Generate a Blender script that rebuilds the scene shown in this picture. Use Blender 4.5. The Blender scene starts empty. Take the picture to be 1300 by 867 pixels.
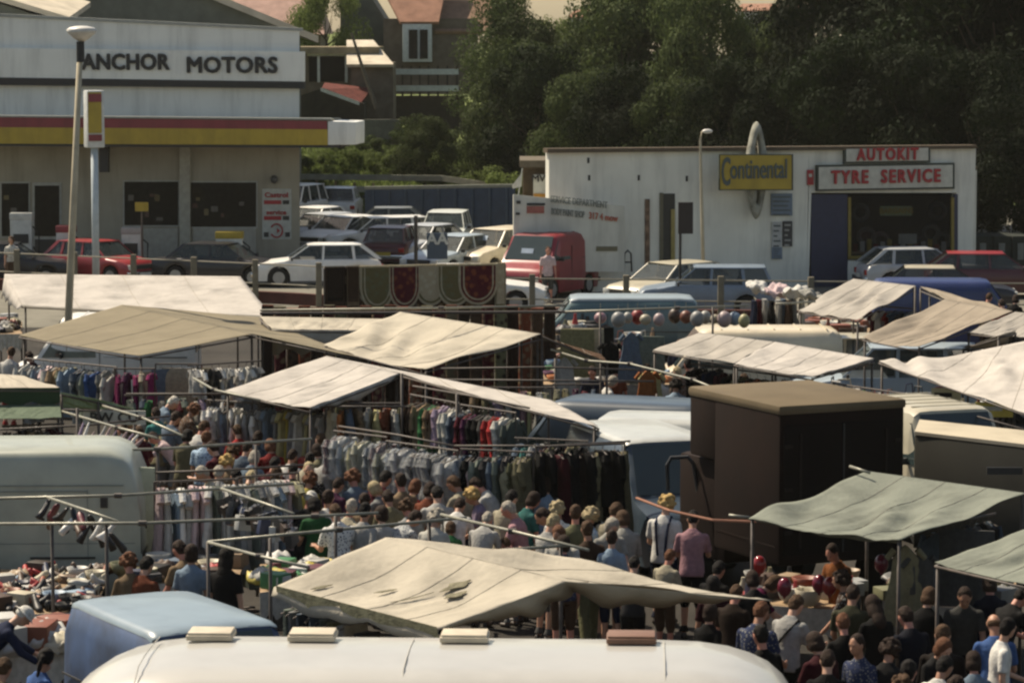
import bpy, bmesh, math, random
import numpy as np
from mathutils import Vector, Matrix, noise, Euler
random.seed(7)
S = bpy.context.scene
COL = S.collection
R = math.radians
H = 8.2; F = 4000.0; A = math.atan(400.5/F)
FW = Vector((0, math.cos(A), -math.sin(A))); UP = Vector((0, math.sin(A), math.cos(A)))
def ray(px, py): return Vector((px-650.0, 0, 0)) + UP*(433.5-py) + FW*F
def P(px, py, z):
    d = ray(px, py); t = (z-H)/d.z
    return Vector((d.x*t, d.y*t, z))
def D(px, py, dist):
    d = ray(px, py); t = dist/d.y
    return Vector((d.x*t, dist, H+d.z*t))
def G(px, dist, z=0.0): return Vector(((px-650)/F*dist*1.003, dist, z))
# ---------------------------------------------------------------- world / camera
cam = bpy.data.cameras.new('camera'); co = bpy.data.objects.new('camera', cam); COL.objects.link(co)
co.location = (0, 0, H); co.rotation_euler = (R(90)-A, 0, 0)
cam.sensor_width = 36; cam.lens = 36*F/1300; cam.clip_end = 6000; cam.clip_start = 1
cam.dof.use_dof = True; cam.dof.focus_distance = 62; cam.dof.aperture_fstop = 5.6
S.camera = co
SUN_EL, SUN_AZ = 52, -50          # azimuth from +Y towards +X
w = bpy.data.worlds.new('World'); S.world = w; w.use_nodes = True
nt = w.node_tree; bg = nt.nodes['Background']
sky = nt.nodes.new('ShaderNodeTexSky'); sky.sky_type = 'NISHITA'; sky.sun_disc = False
sky.sun_elevation = R(SUN_EL); sky.sun_rotation = R(SUN_AZ); sky.dust_density = 1.2; sky.air_density = 1.0; sky.ozone_density = 0.6
nt.links.new(sky.outputs[0], bg.inputs[0]); bg.inputs[1].default_value = 0.078
sl = bpy.data.lights.new('sun', 'SUN'); sl.energy = 4.4; sl.angle = R(0.53); sl.color = (1, .96, .88)
so = bpy.data.objects.new('sun', sl); COL.objects.link(so)
sd = Vector((math.sin(R(SUN_AZ))*math.cos(R(SUN_EL)), math.cos(R(SUN_AZ))*math.cos(R(SUN_EL)), math.sin(R(SUN_EL))))
so.rotation_euler = sd.to_track_quat('Z', 'Y').to_euler(); so.location = (0, 60, 60)
S.view_settings.view_transform = 'Standard'; S.view_settings.look = 'None'; S.view_settings.exposure = 0.68; S.view_settings.gamma = 1
S.view_settings.use_white_balance = True; S.view_settings.white_balance_temperature = 7750; S.view_settings.white_balance_tint = 11
S.cycles.filter_width = 2.4; S.cycles.max_bounces = 6; S.cycles.transparent_max_bounces = 12
# ---------------------------------------------------------------- materials
MC = {}
def M(name, col, rough=.7, var=.15, scale=6, bump=0., metal=0., coat=0., trans=0., alpha=1., bscale=None, rnd=0., stain=0., emit=None):
    streak = name in ('white_brick','beige_wall','white_fascia_sheet','yellow_fascia','red_fascia','yellow_enamel','white_boards','white_render')
    if streak: stain = max(.22, stain)
    if name in MC: return MC[name]
    m = bpy.data.materials.new(name); m.use_nodes = True; MC[name] = m
    n = m.node_tree.nodes; l = m.node_tree.links; b = n['Principled BSDF']
    b.inputs['Roughness'].default_value = rough; b.inputs['Metallic'].default_value = metal
    b.inputs['Coat Weight'].default_value = coat; b.inputs['Alpha'].default_value = alpha
    if rough >= .75 and not coat: b.inputs['Specular IOR Level'].default_value = .15
    tc = n.new('ShaderNodeTexCoord')
    nz = n.new('ShaderNodeTexNoise'); nz.inputs['Scale'].default_value = scale; nz.inputs['Detail'].default_value = 5
    l.new(tc.outputs['Object'], nz.inputs['Vector'])
    mr = n.new('ShaderNodeMapRange'); mr.inputs[1].default_value = .3; mr.inputs[2].default_value = .7
    mr.inputs[3].default_value = 1-var; mr.inputs[4].default_value = 1+var*.6
    l.new(nz.outputs['Fac'], mr.inputs[0]); fac = mr.outputs[0]
    if stain:
        n2 = n.new('ShaderNodeTexNoise'); n2.inputs['Scale'].default_value = 1.3; n2.inputs['Detail'].default_value = 8; n2.inputs['Roughness'].default_value = .65
        mp = n.new('ShaderNodeMapping'); mp.inputs['Scale'].default_value = (2.2,2.2,.25) if streak else (1,1,1); l.new(tc.outputs['Object'], mp.inputs[0]); l.new(mp.outputs[0], n2.inputs['Vector'])
        r2 = n.new('ShaderNodeMapRange'); r2.inputs[1].default_value = .48; r2.inputs[2].default_value = .72; r2.inputs[3].default_value = 1; r2.inputs[4].default_value = 1-stain
        l.new(n2.outputs['Fac'], r2.inputs[0]); mu = n.new('ShaderNodeMath'); mu.operation = 'MULTIPLY'
        l.new(fac, mu.inputs[0]); l.new(r2.outputs[0], mu.inputs[1]); fac = mu.outputs[0]
    if rnd:
        oi = n.new('ShaderNodeObjectInfo'); r3 = n.new('ShaderNodeMapRange'); r3.inputs[3].default_value = 1-rnd; r3.inputs[4].default_value = 1+rnd
        l.new(oi.outputs['Random'], r3.inputs[0]); mu = n.new('ShaderNodeMath'); mu.operation = 'MULTIPLY'
        l.new(fac, mu.inputs[0]); l.new(r3.outputs[0], mu.inputs[1]); fac = mu.outputs[0]
    vm = n.new('ShaderNodeVectorMath'); vm.operation = 'SCALE'; vm.inputs[0].default_value = col[:3]
    l.new(fac, vm.inputs['Scale']); l.new(vm.outputs[0], b.inputs['Base Color'])
    if bump:
        bn = n.new('ShaderNodeTexNoise'); bn.inputs['Scale'].default_value = bscale or scale*4; bn.inputs['Detail'].default_value = 4
        l.new(tc.outputs['Object'], bn.inputs['Vector'])
        bp = n.new('ShaderNodeBump'); bp.inputs['Strength'].default_value = bump; bp.inputs['Distance'].default_value = .03
        l.new(bn.outputs['Fac'], bp.inputs['Height']); l.new(bp.outputs[0], b.inputs['Normal'])
    if trans:
        tr = n.new('ShaderNodeBsdfTranslucent'); l.new(vm.outputs[0], tr.inputs[0])
        mx = n.new('ShaderNodeMixShader'); mx.inputs[0].default_value = trans
        l.new(b.outputs[0], mx.inputs[1]); l.new(tr.outputs[0], mx.inputs[2]); l.new(mx.outputs[0], n['Material Output'].inputs[0])
    if emit:
        b.inputs['Emission Color'].default_value = (*col[:3], 1); b.inputs['Emission Strength'].default_value = emit
    return m
def hexc(h):
    h = h.lstrip('#'); c = [int(h[i:i+2], 16)/255 for i in (0, 2, 4)]
    return tuple(((x/12.92) if x <= .04045 else ((x+.055)/1.055)**2.4) for x in c)
CN = dict(white=(.62,.61,.57), cream=(.58,.52,.38), offwhite=(.5,.49,.44), black=(.007,.007,.008), charcoal=(.04,.04,.042), navy=(.02,.03,.07), grey=(.18,.18,.17),
 lightgrey=(.38,.39,.38), brown=(.09,.05,.03), darkbrown=(.035,.02,.014), tan=(.36,.25,.15), red=(.42,.03,.03), maroon=(.12,.015,.025), magenta=(.3,.02,.12), pink=(.55,.3,.33),
 palepink=(.6,.46,.46), lilac=(.45,.35,.48), lightblue=(.32,.44,.56), blue=(.07,.16,.4), slate=(.13,.18,.24), teal=(.06,.3,.28), green=(.04,.22,.08), olive=(.2,.2,.11), paleolive=(.36,.35,.23),
 yellow=(.6,.48,.1), paleyellow=(.55,.5,.25), orange=(.6,.2,.06), rust=(.28,.08,.04), khaki=(.3,.27,.16), ginger=(.28,.11,.04), blond=(.5,.36,.15), silver=(.4,.4,.4), plum=(.12,.03,.08), greygreen=(.2,.24,.2), beige=(.46,.4,.3))
def cloth(c): return M('cloth_'+c, tuple(x*(.80 if min(CN[c]) > .4 else .54) for x in CN[c]), .85, .2, 14, .35, trans=.12, rnd=.38, bscale=22)
def paint(c, col): return M('paint_'+c, col, .38, .08, 3, coat=.22, stain=.2)
steel = M('galvanised_pipe', (.23,.225,.18), .45, .25, 9, metal=.3)
dsteel = M('rusty_pipe', (.07,.055,.045), .6, .4, 9)
rubber = M('rubber', (.018,.018,.018), .85)
chrome = M('chrome', (.6,.6,.6), .2, metal=1)
glass = M('window_glass', (.05,.065,.065), .06, .1, 2, alpha=.62)
shopglass = M('shop_glass', (.012,.010,.008), .12, .1, 2, alpha=.85); shopglass.node_tree.nodes['Principled BSDF'].inputs['Specular IOR Level'].default_value = .15
wood = M('bare_wood', (.26,.17,.09), .7, .35, 5)
darktrim = M('dark_trim', (.02,.02,.02), .6)
redlens = M('red_lens', (.35,.02,.015), .2); lamp_gl = M('lamp_glass', (.6,.6,.55), .12)
# ---------------------------------------------------------------- mesh helpers
class MB:
    def __init__(s): s.v = []; s.f = []; s.m = []
    def add(s, vs, fs, mi=0):
        o = len(s.v); s.v += [tuple(x) for x in vs]; s.f += [tuple(i+o for i in q) for q in fs]; s.m += [mi]*len(fs); return s
    def box(s, c, d, rz=0, mi=0, rot=None):
        c = Vector(c); hx, hy, hz = d[0]/2, d[1]/2, d[2]/2
        m = rot if rot is not None else Matrix.Rotation(rz, 3, 'Z')
        vs = [c+m@Vector((x*hx, y*hy, z*hz)) for x in (-1,1) for y in (-1,1) for z in (-1,1)]
        return s.add(vs, [(0,1,3,2),(4,6,7,5),(0,4,5,1),(2,3,7,6),(0,2,6,4),(1,5,7,3)], mi)
    def tube(s, pts, rad, n=8, mi=0, cap=True):
        pts = [Vector(p) for p in pts]; rs = rad if isinstance(rad, (list, tuple)) else [rad]*len(pts)
        vs = []; fs = []
        for i, p in enumerate(pts):
            t = (pts[min(i+1, len(pts)-1)]-pts[max(i-1, 0)]).normalized()
            a = t.cross(Vector((0,0,1)));
            if a.length < .05: a = t.cross(Vector((0,1,0)))
            a.normalize(); b = t.cross(a)
            for k in range(n):
                g = 2*math.pi*k/n; vs.append(p+(a*math.cos(g)+b*math.sin(g))*rs[i])
        for i in range(len(pts)-1):
            for k in range(n):
                fs.append((i*n+k, i*n+(k+1)%n, (i+1)*n+(k+1)%n, (i+1)*n+k))
        if cap: fs.append(tuple(range(n-1,-1,-1))); fs.append(tuple((len(pts)-1)*n+k for k in range(n)))
        return s.add(vs, fs, mi)
    def ell(s, c, r, nu=12, nv=8, mi=0, rot=None):
        c = Vector(c); vs = []; fs = []
        m = rot or Matrix.Identity(3)
        for j in range(nv+1):
            ph = math.pi*j/nv
            for i in range(nu):
                th = 2*math.pi*i/nu
                vs.append(c+m@Vector((r[0]*math.sin(ph)*math.cos(th), r[1]*math.sin(ph)*math.sin(th), r[2]*math.cos(ph))))
        for j in range(nv):
            for i in range(nu):
                fs.append((j*nu+i, (j+1)*nu+i, (j+1)*nu+(i+1)%nu, j*nu+(i+1)%nu))
        return s.add(vs, fs, mi)
    def loft(s, rings, mi=0, cap=True, closed=True):
        n = len(rings[0]); vs = [p for r in rings for p in r]; fs = []
        for i in range(len(rings)-1):
            for k in range(n if closed else n-1):
                fs.append((i*n+k, i*n+(k+1)%n, (i+1)*n+(k+1)%n, (i+1)*n+k))
        if cap: fs.append(tuple(range(n-1,-1,-1))); fs.append(tuple((len(rings)-1)*n+k for k in range(n)))
        return s.add(vs, fs, mi)
    def prism(s, pts, d, mi=0):
        pts = [Vector(p) for p in pts]; d = Vector(d); n = len(pts)
        return s.add(pts+[p+d for p in pts], [tuple(range(n)), tuple(range(2*n-1, n-1, -1))]+[(i, n+i, n+(i+1)%n, (i+1)%n) for i in range(n)], mi)
    def build(s, name, mats, parent=None, smooth=False, bevel=0, link=True, loc=None):
        me = bpy.data.meshes.new(name); me.from_pydata(s.v, [], s.f)
        if not isinstance(mats, (list, tuple)): mats = [mats]
        for m in mats: me.materials.append(m)
        if len(mats) > 1: me.polygons.foreach_set('material_index', s.m)
        bm = bmesh.new(); bm.from_mesh(me)
        bmesh.ops.recalc_face_normals(bm, faces=bm.faces)
        if bevel:
            ed = [e for e in bm.edges if len(e.link_faces) == 2 and e.calc_face_angle(0) > .6]
            bmesh.ops.bevel(bm, geom=ed, offset=bevel, segments=2, affect='EDGES', profile=.6, clamp_overlap=True)
        bm.to_mesh(me); bm.free()
        if smooth: me.shade_smooth()
        if smooth == 'a' or bevel:
            me.shade_smooth()
            try: me.set_sharp_from_angle(angle=R(40))
            except Exception: pass
        o = bpy.data.objects.new(name, me); COL.objects.link(o)
        if parent is not None:
            o.parent = parent
            if parent.get('world'): o.matrix_parent_inverse = parent.matrix_basis.inverted()
        return o
def tag(o, label=None, cat=None, group=None, kind=None):
    if label: o['label'] = label
    if cat: o['category'] = cat
    if group: o['group'] = group
    if kind: o['kind'] = kind
    return o
def thing(name, label, cat, loc=(0,0,0), rz=0, group=None, world=False, sc=None):
    o = bpy.data.objects.new(name, None); COL.objects.link(o); o.empty_display_size = .2
    o.location = loc; o.rotation_euler = (0,0,rz)
    if sc: o.scale = (sc,)*3 if not hasattr(sc, '__len__') else sc
    if world: o['world'] = 1
    return tag(o, label, cat, group)
def kids(o): return CH.get(o.name, [])
CH = {}
def inst(mesh, name, mats, parent=None, loc=(0,0,0), rot=(0,0,0), sc=(1,1,1), first=[0]):
    o = bpy.data.objects.new(name, mesh); COL.objects.link(o)
    o.location = loc; o.rotation_euler = rot; o.scale = sc
    if parent is not None: o.parent = parent
    if mats is not None:
        if not isinstance(mats, (list, tuple)): mats = [mats]
        for i, m in enumerate(mats):
            if i >= len(mesh.materials): mesh.materials.append(m)
            o.material_slots[i].link = 'OBJECT'; o.material_slots[i].material = m
    return o
def take(o):                       # keep a mesh as a template, drop its object
    me = o.data; bpy.data.objects.remove(o); return me
def text(s, h, mat, parent, origin, right, up, wscale=1.0, depth=.012, bold=.045, name='lettering', align='CENTER', space=1.0, fit=None, bolden=0.):
    cu = bpy.data.curves.new(name, 'FONT'); cu.body = s; cu.size = h/.70; cu.align_x = align; cu.align_y = 'CENTER'; cu.extrude = depth; cu.space_character = space; cu.resolution_u = 3
    t = bpy.data.objects.new(name, cu); COL.objects.link(t); bpy.context.view_layer.update()
    me = bpy.data.meshes.new_from_object(t); bpy.data.objects.remove(t)
    r = Vector(right).normalized(); u = Vector(up).normalized(); nrm = r.cross(u)
    xs = [v.co.x for v in me.vertices]; cx_ = (max(xs)+min(xs))/2
    for v in me.vertices: v.co.x -= cx_
    if fit: wscale = fit/(max(xs)-min(xs))
    m = Matrix(((r.x,u.x,nrm.x),(r.y,u.y,nrm.y),(r.z,u.z,nrm.z)))
    for v in me.vertices: v.co = Vector(origin)+m@Vector((v.co.x*wscale, v.co.y, v.co.z+depth))
    b_ = bold*h; vs0 = [v.co.copy() for v in me.vertices]; fs0 = [tuple(p.vertices) for p in me.polygons]; mm = MB()
    for k_,(dx_,dy_) in enumerate(((0,0),(b_,.3*b_),(-b_,-.3*b_),(.3*b_,-b_),(-.3*b_,b_),(.7*b_,.7*b_),(-.7*b_,.7*b_),(.7*b_,-.7*b_),(-.7*b_,-.7*b_))): mm.add([v+r*dx_+u*dy_+nrm*(.0011*k_) for v in vs0], fs0)
    me = bpy.data.meshes.new(name); me.from_pydata(mm.v, [], mm.f); me.materials.append(mat)
    o = bpy.data.objects.new(name, me); COL.objects.link(o); o.parent = parent
    if parent.get('world'): o.matrix_parent_inverse = parent.matrix_basis.inverted()
    return o
# ---------------------------------------------------------------- ground, bank, hill
def struct(mb, name, mat, **k): o = mb.build(name, mat, **k); o['kind'] = 'structure'; return o
g = MB(); g.add([(-600,-60,0),(600,-60,0),(600,900,0),(-600,900,0)], [(0,1,2,3)])
struct(g, 'ground', M('worn_asphalt', (.038,.034,.029), .9, .35, .6, .3, stain=.3, bscale=20))
def hz(x, y):
    t = lambda a, b: max(0, min(1, (y-a)/(b-a)))
    sm = lambda q: q*q*(3-2*q)
    left = 1/(1+math.exp((x-2)/4))
    z = 1.0*sm(t(137,143))+1.7*sm(t(143,157))+2.2*sm(t(157,180))+3*sm(t(180,260))
    return -.3+z*(.25+.75*left)+.3*(noise.noise(Vector((x*.12, y*.12, 0))))*t(137,150)
g = MB(); nx, ny = 90, 60; vs = []; fs = []
for j in range(ny):
    for i in range(nx): x = -75+150*i/(nx-1); y = 132+170*(j/(ny-1))**1.5; vs.append((x, y, hz(x, y)))
for j in range(ny-1):
    for i in range(nx-1): fs.append((j*nx+i, j*nx+i+1, (j+1)*nx+i+1, (j+1)*nx+i))
g.add(vs, fs); struct(g, 'grass_bank', M('bank_soil_grass', (.12,.15,.045), .95, .5, .5, .6, stain=.3, bscale=6), smooth=True)
g = MB(); g.add([(-70,87.2,.004),(70,83.5,.004),(70,136,.004),(-70,136,.004)], [(0,1,2,3)])
struct(g, 'forecourt', M('forecourt_concrete', (.17,.16,.13), .9, .25, .4, .2, stain=.3, bscale=20))
# ---------------------------------------------------------------- foliage
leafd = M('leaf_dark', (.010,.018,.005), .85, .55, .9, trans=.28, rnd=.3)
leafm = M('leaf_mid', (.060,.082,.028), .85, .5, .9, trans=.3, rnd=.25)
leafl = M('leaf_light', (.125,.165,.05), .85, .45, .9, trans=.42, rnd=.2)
bark = M('bark', (.06,.045,.03), .95, .4, 3, .5)
def crown_mesh(name, n, shape, seed, leaf, nl):
    rg = np.random.default_rng(seed)
    lobes = []
    for k in range(nl):
        if shape == 'col': z = rg.uniform(.06, 1); rr = .30*math.sqrt(max(.02, math.sin(math.pi*min(1, z**.75*.97)))); r = rg.uniform(.09,.16)
        elif shape == 'bush': z = rg.uniform(.1,.75); rr = .55*math.sqrt(1-(z-.3)**2); r = rg.uniform(.12,.22)
        else: z = rg.uniform(.22, 1); rr = .42*math.sqrt(max(.05, 1-((z-.58)/.46)**2)); r = rg.uniform(.11,.2)
        a = rg.uniform(0, 2*math.pi); q = rr*math.sqrt(rg.uniform(.15,1))
        lobes.append((q*math.cos(a), q*math.sin(a), z-.03, r))
    lo = np.array(lobes); pick = rg.integers(0, nl, n)
    d = rg.normal(size=(n,3)); d /= np.linalg.norm(d, axis=1)[:,None]
    rad = lo[pick,3]*(.55+.5*rg.random(n)**.8)
    c = lo[pick,:3]+d*rad[:,None]*np.array([1,1,.75])
    # leaf frames
    nrm = d+rg.normal(size=(n,3))*.38; nrm /= np.linalg.norm(nrm, axis=1)[:,None]
    t = np.cross(nrm, rg.normal(size=(n,3))); t /= np.linalg.norm(t, axis=1)[:,None]; b = np.cross(nrm, t)
    s = leaf*(.5+rg.random(n))[:,None]
    v = np.stack([c-t*s, c+b*s*.6+nrm*s*.15, c+t*s, c-b*s*.6+nrm*s*.15], 1).reshape(-1,3)
    me = bpy.data.meshes.new(name); me.vertices.add(4*n); me.vertices.foreach_set('co', v.ravel())
    me.loops.add(4*n); me.loops.foreach_set('vertex_index', np.arange(4*n)); me.polygons.add(n)
    me.polygons.foreach_set('loop_start', np.arange(0,4*n,4)); me.update(calc_edges=True)
    return me
def trunk_mesh(name, seed, col=False):
    r = random.Random(seed); m = MB()
    top = .9 if col else .7
    pts = [(0,0,-.03)]+[(r.uniform(-.012,.012), r.uniform(-.012,.012), top*k/6) for k in range(1,7)]
    m.tube(pts, [.024,.02,.017,.014,.011,.008,.004], 8)
    for k in range(9):
        z = r.uniform(.2,.6); a = r.uniform(0,6.28); l = r.uniform(.15,.32)
        m.tube([(0,0,z), (l*.5*math.cos(a), l*.5*math.sin(a), z+.07), (l*math.cos(a), l*math.sin(a), z+.2)], [.009,.006,.002], 5)
    return take(m.build(name, bark))
hb = MB(); hb.box((0,420,14.5),(1220,980,31)); hz_ = hb.build('haze', None); hz_.data.materials.clear()
hmt = bpy.data.materials.new('haze_air'); hmt.use_nodes = True; hn = hmt.node_tree; hn.nodes.remove(hn.nodes['Principled BSDF'])
pv = hn.nodes.new('ShaderNodeVolumePrincipled'); pv.inputs['Color'].default_value = (.9,.9,.80,1); pv.inputs['Density'].default_value = .00011; pv.inputs['Anisotropy'].default_value = .2; hn.links.new(pv.outputs[0], hn.nodes['Material Output'].inputs['Volume'])
hz_.data.materials.append(hmt); tag(hz_, 'thin warm summer haze filling the air over the market', 'haze', kind='stuff')
CR = [crown_mesh('crown', 26000, 'round', 1, .0115, 34), crown_mesh('crown', 26000, 'round', 2, .0115, 40), crown_mesh('crown', 20000, 'col', 3, .0105, 34), crown_mesh('crown', 20000, 'col', 4, .0105, 40), crown_mesh('crown', 9000, 'bush', 5, .022, 30)]
TR_ = [trunk_mesh('trunk', 1), trunk_mesh('trunk', 2), trunk_mesh('trunk', 3, True), trunk_mesh('trunk', 4, True)]
def tree(px, dist, toppy, k, mat, label, wid=1.0, group='trees behind the garages', z0=None):
    X = (px-650)/F*dist; z0 = hz(X, dist) if (z0 is None and dist > 137) else (z0 or 0)
    ztop = H-(toppy-33)/(F/dist); h = ztop-z0
    o = thing('tree', label, 'tree', (X, dist, z0), random.uniform(0,6.28), group, sc=(h*wid*.72, h*wid*.72, h))
    inst(CR[k], 'crown', mat, o); inst(TR_[k], 'trunk', bark, o)
tl = [ # px, dist, top pixel, template, material, width, label
 (632,152,-12,2,leafm,1.0,'slim mid green tree against the right side of the brick house'),
 (668,150,22,3,leafm,1.1,'hazy tall narrow tree next right of the slim tree by the house'),
 (712,158,34,0,leafl,.8,'lower light green tree under the left gap of sky'),
 (775,150,-4,2,leafm,1.1,'narrow tree just right of the left gap of sky'),
 (790,146,-14,0,leafm,1.05,'broad mid green tree in the centre of the far tree line'),
 (845,150,-30,3,leafm,1.3,'tall narrow tree above the left end of the white tyre workshop'),
 (890,140,-8,1,leafm,.8,'rounded green tree above the service yard lamp'),
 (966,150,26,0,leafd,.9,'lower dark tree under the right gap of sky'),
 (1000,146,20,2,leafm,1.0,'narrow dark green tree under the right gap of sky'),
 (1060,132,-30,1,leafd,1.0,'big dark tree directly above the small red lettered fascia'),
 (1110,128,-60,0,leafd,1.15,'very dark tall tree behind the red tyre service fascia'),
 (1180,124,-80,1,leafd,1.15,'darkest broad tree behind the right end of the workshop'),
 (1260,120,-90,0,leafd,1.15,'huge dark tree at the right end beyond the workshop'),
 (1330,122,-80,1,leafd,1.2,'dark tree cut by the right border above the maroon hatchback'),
 (658,138,60,1,leafm,1.0,'bushy tree low in front of the veranda posts'),
 (680,134,70,0,leafd,1.1,'dark bushy tree just left of the white workshop roof'),
 (740,128,100,1,leafm,1.0,'pale topped bushy tree over the workshop left corner'),
 (800,124,95,0,leafd,1.1,'dark bushy tree rising over the workshop left half'),
 (860,122,110,1,leafm,1.1,'light flecked low tree over the middle of the workshop roof'),
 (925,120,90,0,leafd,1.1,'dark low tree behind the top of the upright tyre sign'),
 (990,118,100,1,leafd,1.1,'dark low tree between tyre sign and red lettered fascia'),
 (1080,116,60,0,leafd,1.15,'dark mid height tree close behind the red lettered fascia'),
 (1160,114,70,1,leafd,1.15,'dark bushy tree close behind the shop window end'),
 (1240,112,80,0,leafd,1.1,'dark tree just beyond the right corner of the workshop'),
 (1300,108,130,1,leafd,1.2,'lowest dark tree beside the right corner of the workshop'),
 (540,142,150,1,leafm,1.2,'round tree in front of the veranda below the bay window'),
 (620,146,70,2,leafm,1.3,'narrow tree beside the pale veranda boards'),
 (415,172,-22,0,leafl,.9,'pale hazy tree behind the flat roofed extension'),
]
for (px, di, tp, k, mt, wd, lb) in tl: tree(px, di, tp, k, mt, lb, wd)
bl = [(400,146,188,'left end'),(425,148,180,'second from left'),(455,150,184,'below the grey wall'),(490,148,186,'below the leaning pole'),(520,150,192,'middle of the bank'),
 (550,149,196,'right of the middle'),(585,146,200,'under the round tree'),(620,140,205,'near the blue hoarding end'),(648,132,205,'beside the brown shed'),(470,153,172,'high on the bank'),(430,152,170,'high behind the canopy end'),(510,156,165,'at the foot of the house fence'),(540,158,150,'against the dark fence'),(570,156,160,'right of the house fence')]
for (px, di, tp, lb) in bl:
    X = (px-650)/F*di; z0 = hz(X, di) if di > 137 else 0; h = H-(tp-33)/(F/di)-z0
    h = max(1.2, h)
    o = thing('bush', 'leafy green bush on the grass bank, '+lb, 'bush', (X, di, z0-.1), random.uniform(0,6), 'bushes on the grass bank', sc=(h*1.3, h*1.1, h*1.15))
    inst(CR[4], 'foliage', leafl if di < 152 else leafm, o)
# rough grass on the bank
rg = random.Random(3); m = MB()
for k in range(9000):
    x = rg.uniform(-12, 0); y = rg.uniform(139,158); z = hz(x, y); s = rg.uniform(.12,.4); a = rg.uniform(0,3.14)
    dx, dy = math.cos(a)*.06, math.sin(a)*.06
    m.add([(x-dx,y-dy,z),(x+dx,y+dy,z),(x+rg.uniform(-.1,.1),y+rg.uniform(-.1,.1),z+s)], [(0,1,2)])
tag(m.build('long_grass', leafl), 'rough long grass covering the bank', 'grass', kind='stuff')
# ---------------------------------------------------------------- distant buildings
brick = M('old_brick', (.15,.12,.09), .9, .3, 2, .3); slate = M('grey_roofing', (.13,.14,.12), .85, .2, 1.5, .2)
tileo = M('orange_tiles', (.32,.17,.115), .85, .25, 2, .5, bscale=8); tilep = M('pale_roof_sheet', (.52,.46,.36), .8, .2, 1.5, .1)
render_w = M('white_render', (.62,.62,.56), .85, .1, 1.2, .15, stain=.14, bscale=30); paleframe = M('pale_frame', (.55,.57,.52), .6)
def wbox(px0, py0, px1, py1, dist, dep, mb, mi=0):         # box whose front face fills that area at that distance
    a = D(px0, py1, dist); b = D(px1, py0, dist)
    mb.box(((a.x+b.x)/2, dist+dep/2, (a.z+b.z)/2), (abs(b.x-a.x), dep, abs(b.z-a.z)), mi=mi); return mb
# big grey hall behind the white garage
h = thing('workshop_hall', 'large grey gabled hall rising behind the white garage fascia', 'building', G(200,128), world=True)
a, b, c = D(-100,60,128), D(405,46,128), D(170,-50,128)
m = MB(); m.prism([(a.x,128,0),(b.x-.75,128,0),(b.x-.75,128,b.z-.0),(c.x,128,c.z-.15),(a.x,128,a.z)], (-1.5,18,0)); m.build('wall', slate, h)
m = MB(); m.prism([(c.x,127.6,c.z),(b.x,127.6,b.z),(b.x,127.6,b.z-.28),(c.x,127.6,c.z-.28)], (-1.6,19,0)); m.prism([(c.x,127.6,c.z),(a.x,127.6,a.z),(a.x,127.6,a.z-.28),(c.x,127.6,c.z-.28)], (0,19,0)); m.build('roof', tilep, h)
h = thing('shed_building', 'low building whose pale sloping roof shows above the garage at the left border', 'building', G(0,118), world=True)
a, b, c = D(-120,-40,118), D(88,22,118), D(88,40,118)
m = MB(); m.prism([(a.x,118,a.z),(b.x,118,b.z),(b.x,118,b.z-.2),(a.x,118,a.z-.2)], (0,6,.6)); m.build('roof', tilep, h)
m = MB(); m.prism([(a.x+.3,118.3,0),(b.x-.3,118.3,0),(b.x-.3,118.3,b.z-.25),(a.x+.3,118.3,a.z-.3)], (0,5,0)); m.build('wall', slate, h)
h = thing('house', 'far house with a pinkish tiled roof behind the grey hall', 'house', G(330,190), world=True)
a = D(270,45,190); b = D(405,8,190); m = MB(); m.box(((a.x+b.x)/2,195,a.z/2+.5),(b.x-a.x,8,a.z+1)); m.build('wall', brick, h)
m = MB(); p, q = D(262,44,189.5), D(412,44,189.5); r_, s_ = D(275,-22,194), D(400,-22,194); m.add([p,q,s_,r_,(p.x,199,p.z),(q.x,199,q.z)],[(0,1,2,3),(3,2,5,4),(0,3,4),(1,5,2),(0,4,5,1)]); m.build('roof', M('pink_tiles',(.42,.27,.22),.85,.2,2,.4), h)
# flat roofed extension, lean-to, hut
h = thing('extension', 'flat roofed garden building with tall windows right of the sign fascia', 'building', G(420,163,2.5), world=True)
wbox(372,66,448,125,163,5,MB()).build('wall', brick, h); wbox(366,60,481,69,162.6,6,MB()).build('roof', M('mossy_roof',(.27,.22,.14),.9,.4,2,.4), h)
m = MB(); wbox(392,72,403,104,162.95,.04,m); wbox(406,72,438,104,162.95,.04,m); m.build('window', shopglass, h)
m = MB(); wbox(403,71,406,105,162.9,.08,m); wbox(438,71,441,105,162.9,.08,m); wbox(390,69,446,71.5,162.9,.08,m); m.build('frame', paleframe, h)
h = thing('lean_to', 'brick outhouse with pale sloping roof beside the leaning pole', 'building', G(470,161,2.5), world=True)
wbox(446,80,499,152,161,4,MB()).build('wall', brick, h)
m = MB(); p, q, r_, s_ = D(440,82,160.6), D(500,82,160.6), D(474,51,165.5), D(440,51,165.5); m.prism([p,q,r_,s_], (0,.05,-.15)); m.build('roof', tilep, h)
h = thing('garden_hut', 'dark hut with red tiles and a pale verge board', 'hut', G(430,158,2.3), world=True)
m = MB(); p = [D(380,172,158), D(462,172,158), D(462,132,158), D(410,112,158), D(380,122,158)]; m.prism(p, (0,3,0)); m.build('wall', M('tarred_boards',(.04,.035,.028),.9,.3,3), h)
m = MB(); p, q, r_, s_ = D(408,113,158.2), D(458,131,158.2), D(472,112,160.8), D(412,105,160.8); m.prism([p,q,r_,s_], (0,0,-.1)); m.build('roof', M('red_tiles',(.13,.036,.028),.8,.5,4,.5), h)
m = MB(); p, q = D(407,112,157.8), D(456,130,157.8); m.prism([p, q, q-Vector((0,0,.16)), p-Vector((0,0,.16))], (0,.08,0)); m.build('verge_board', paleframe, h)
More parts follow.
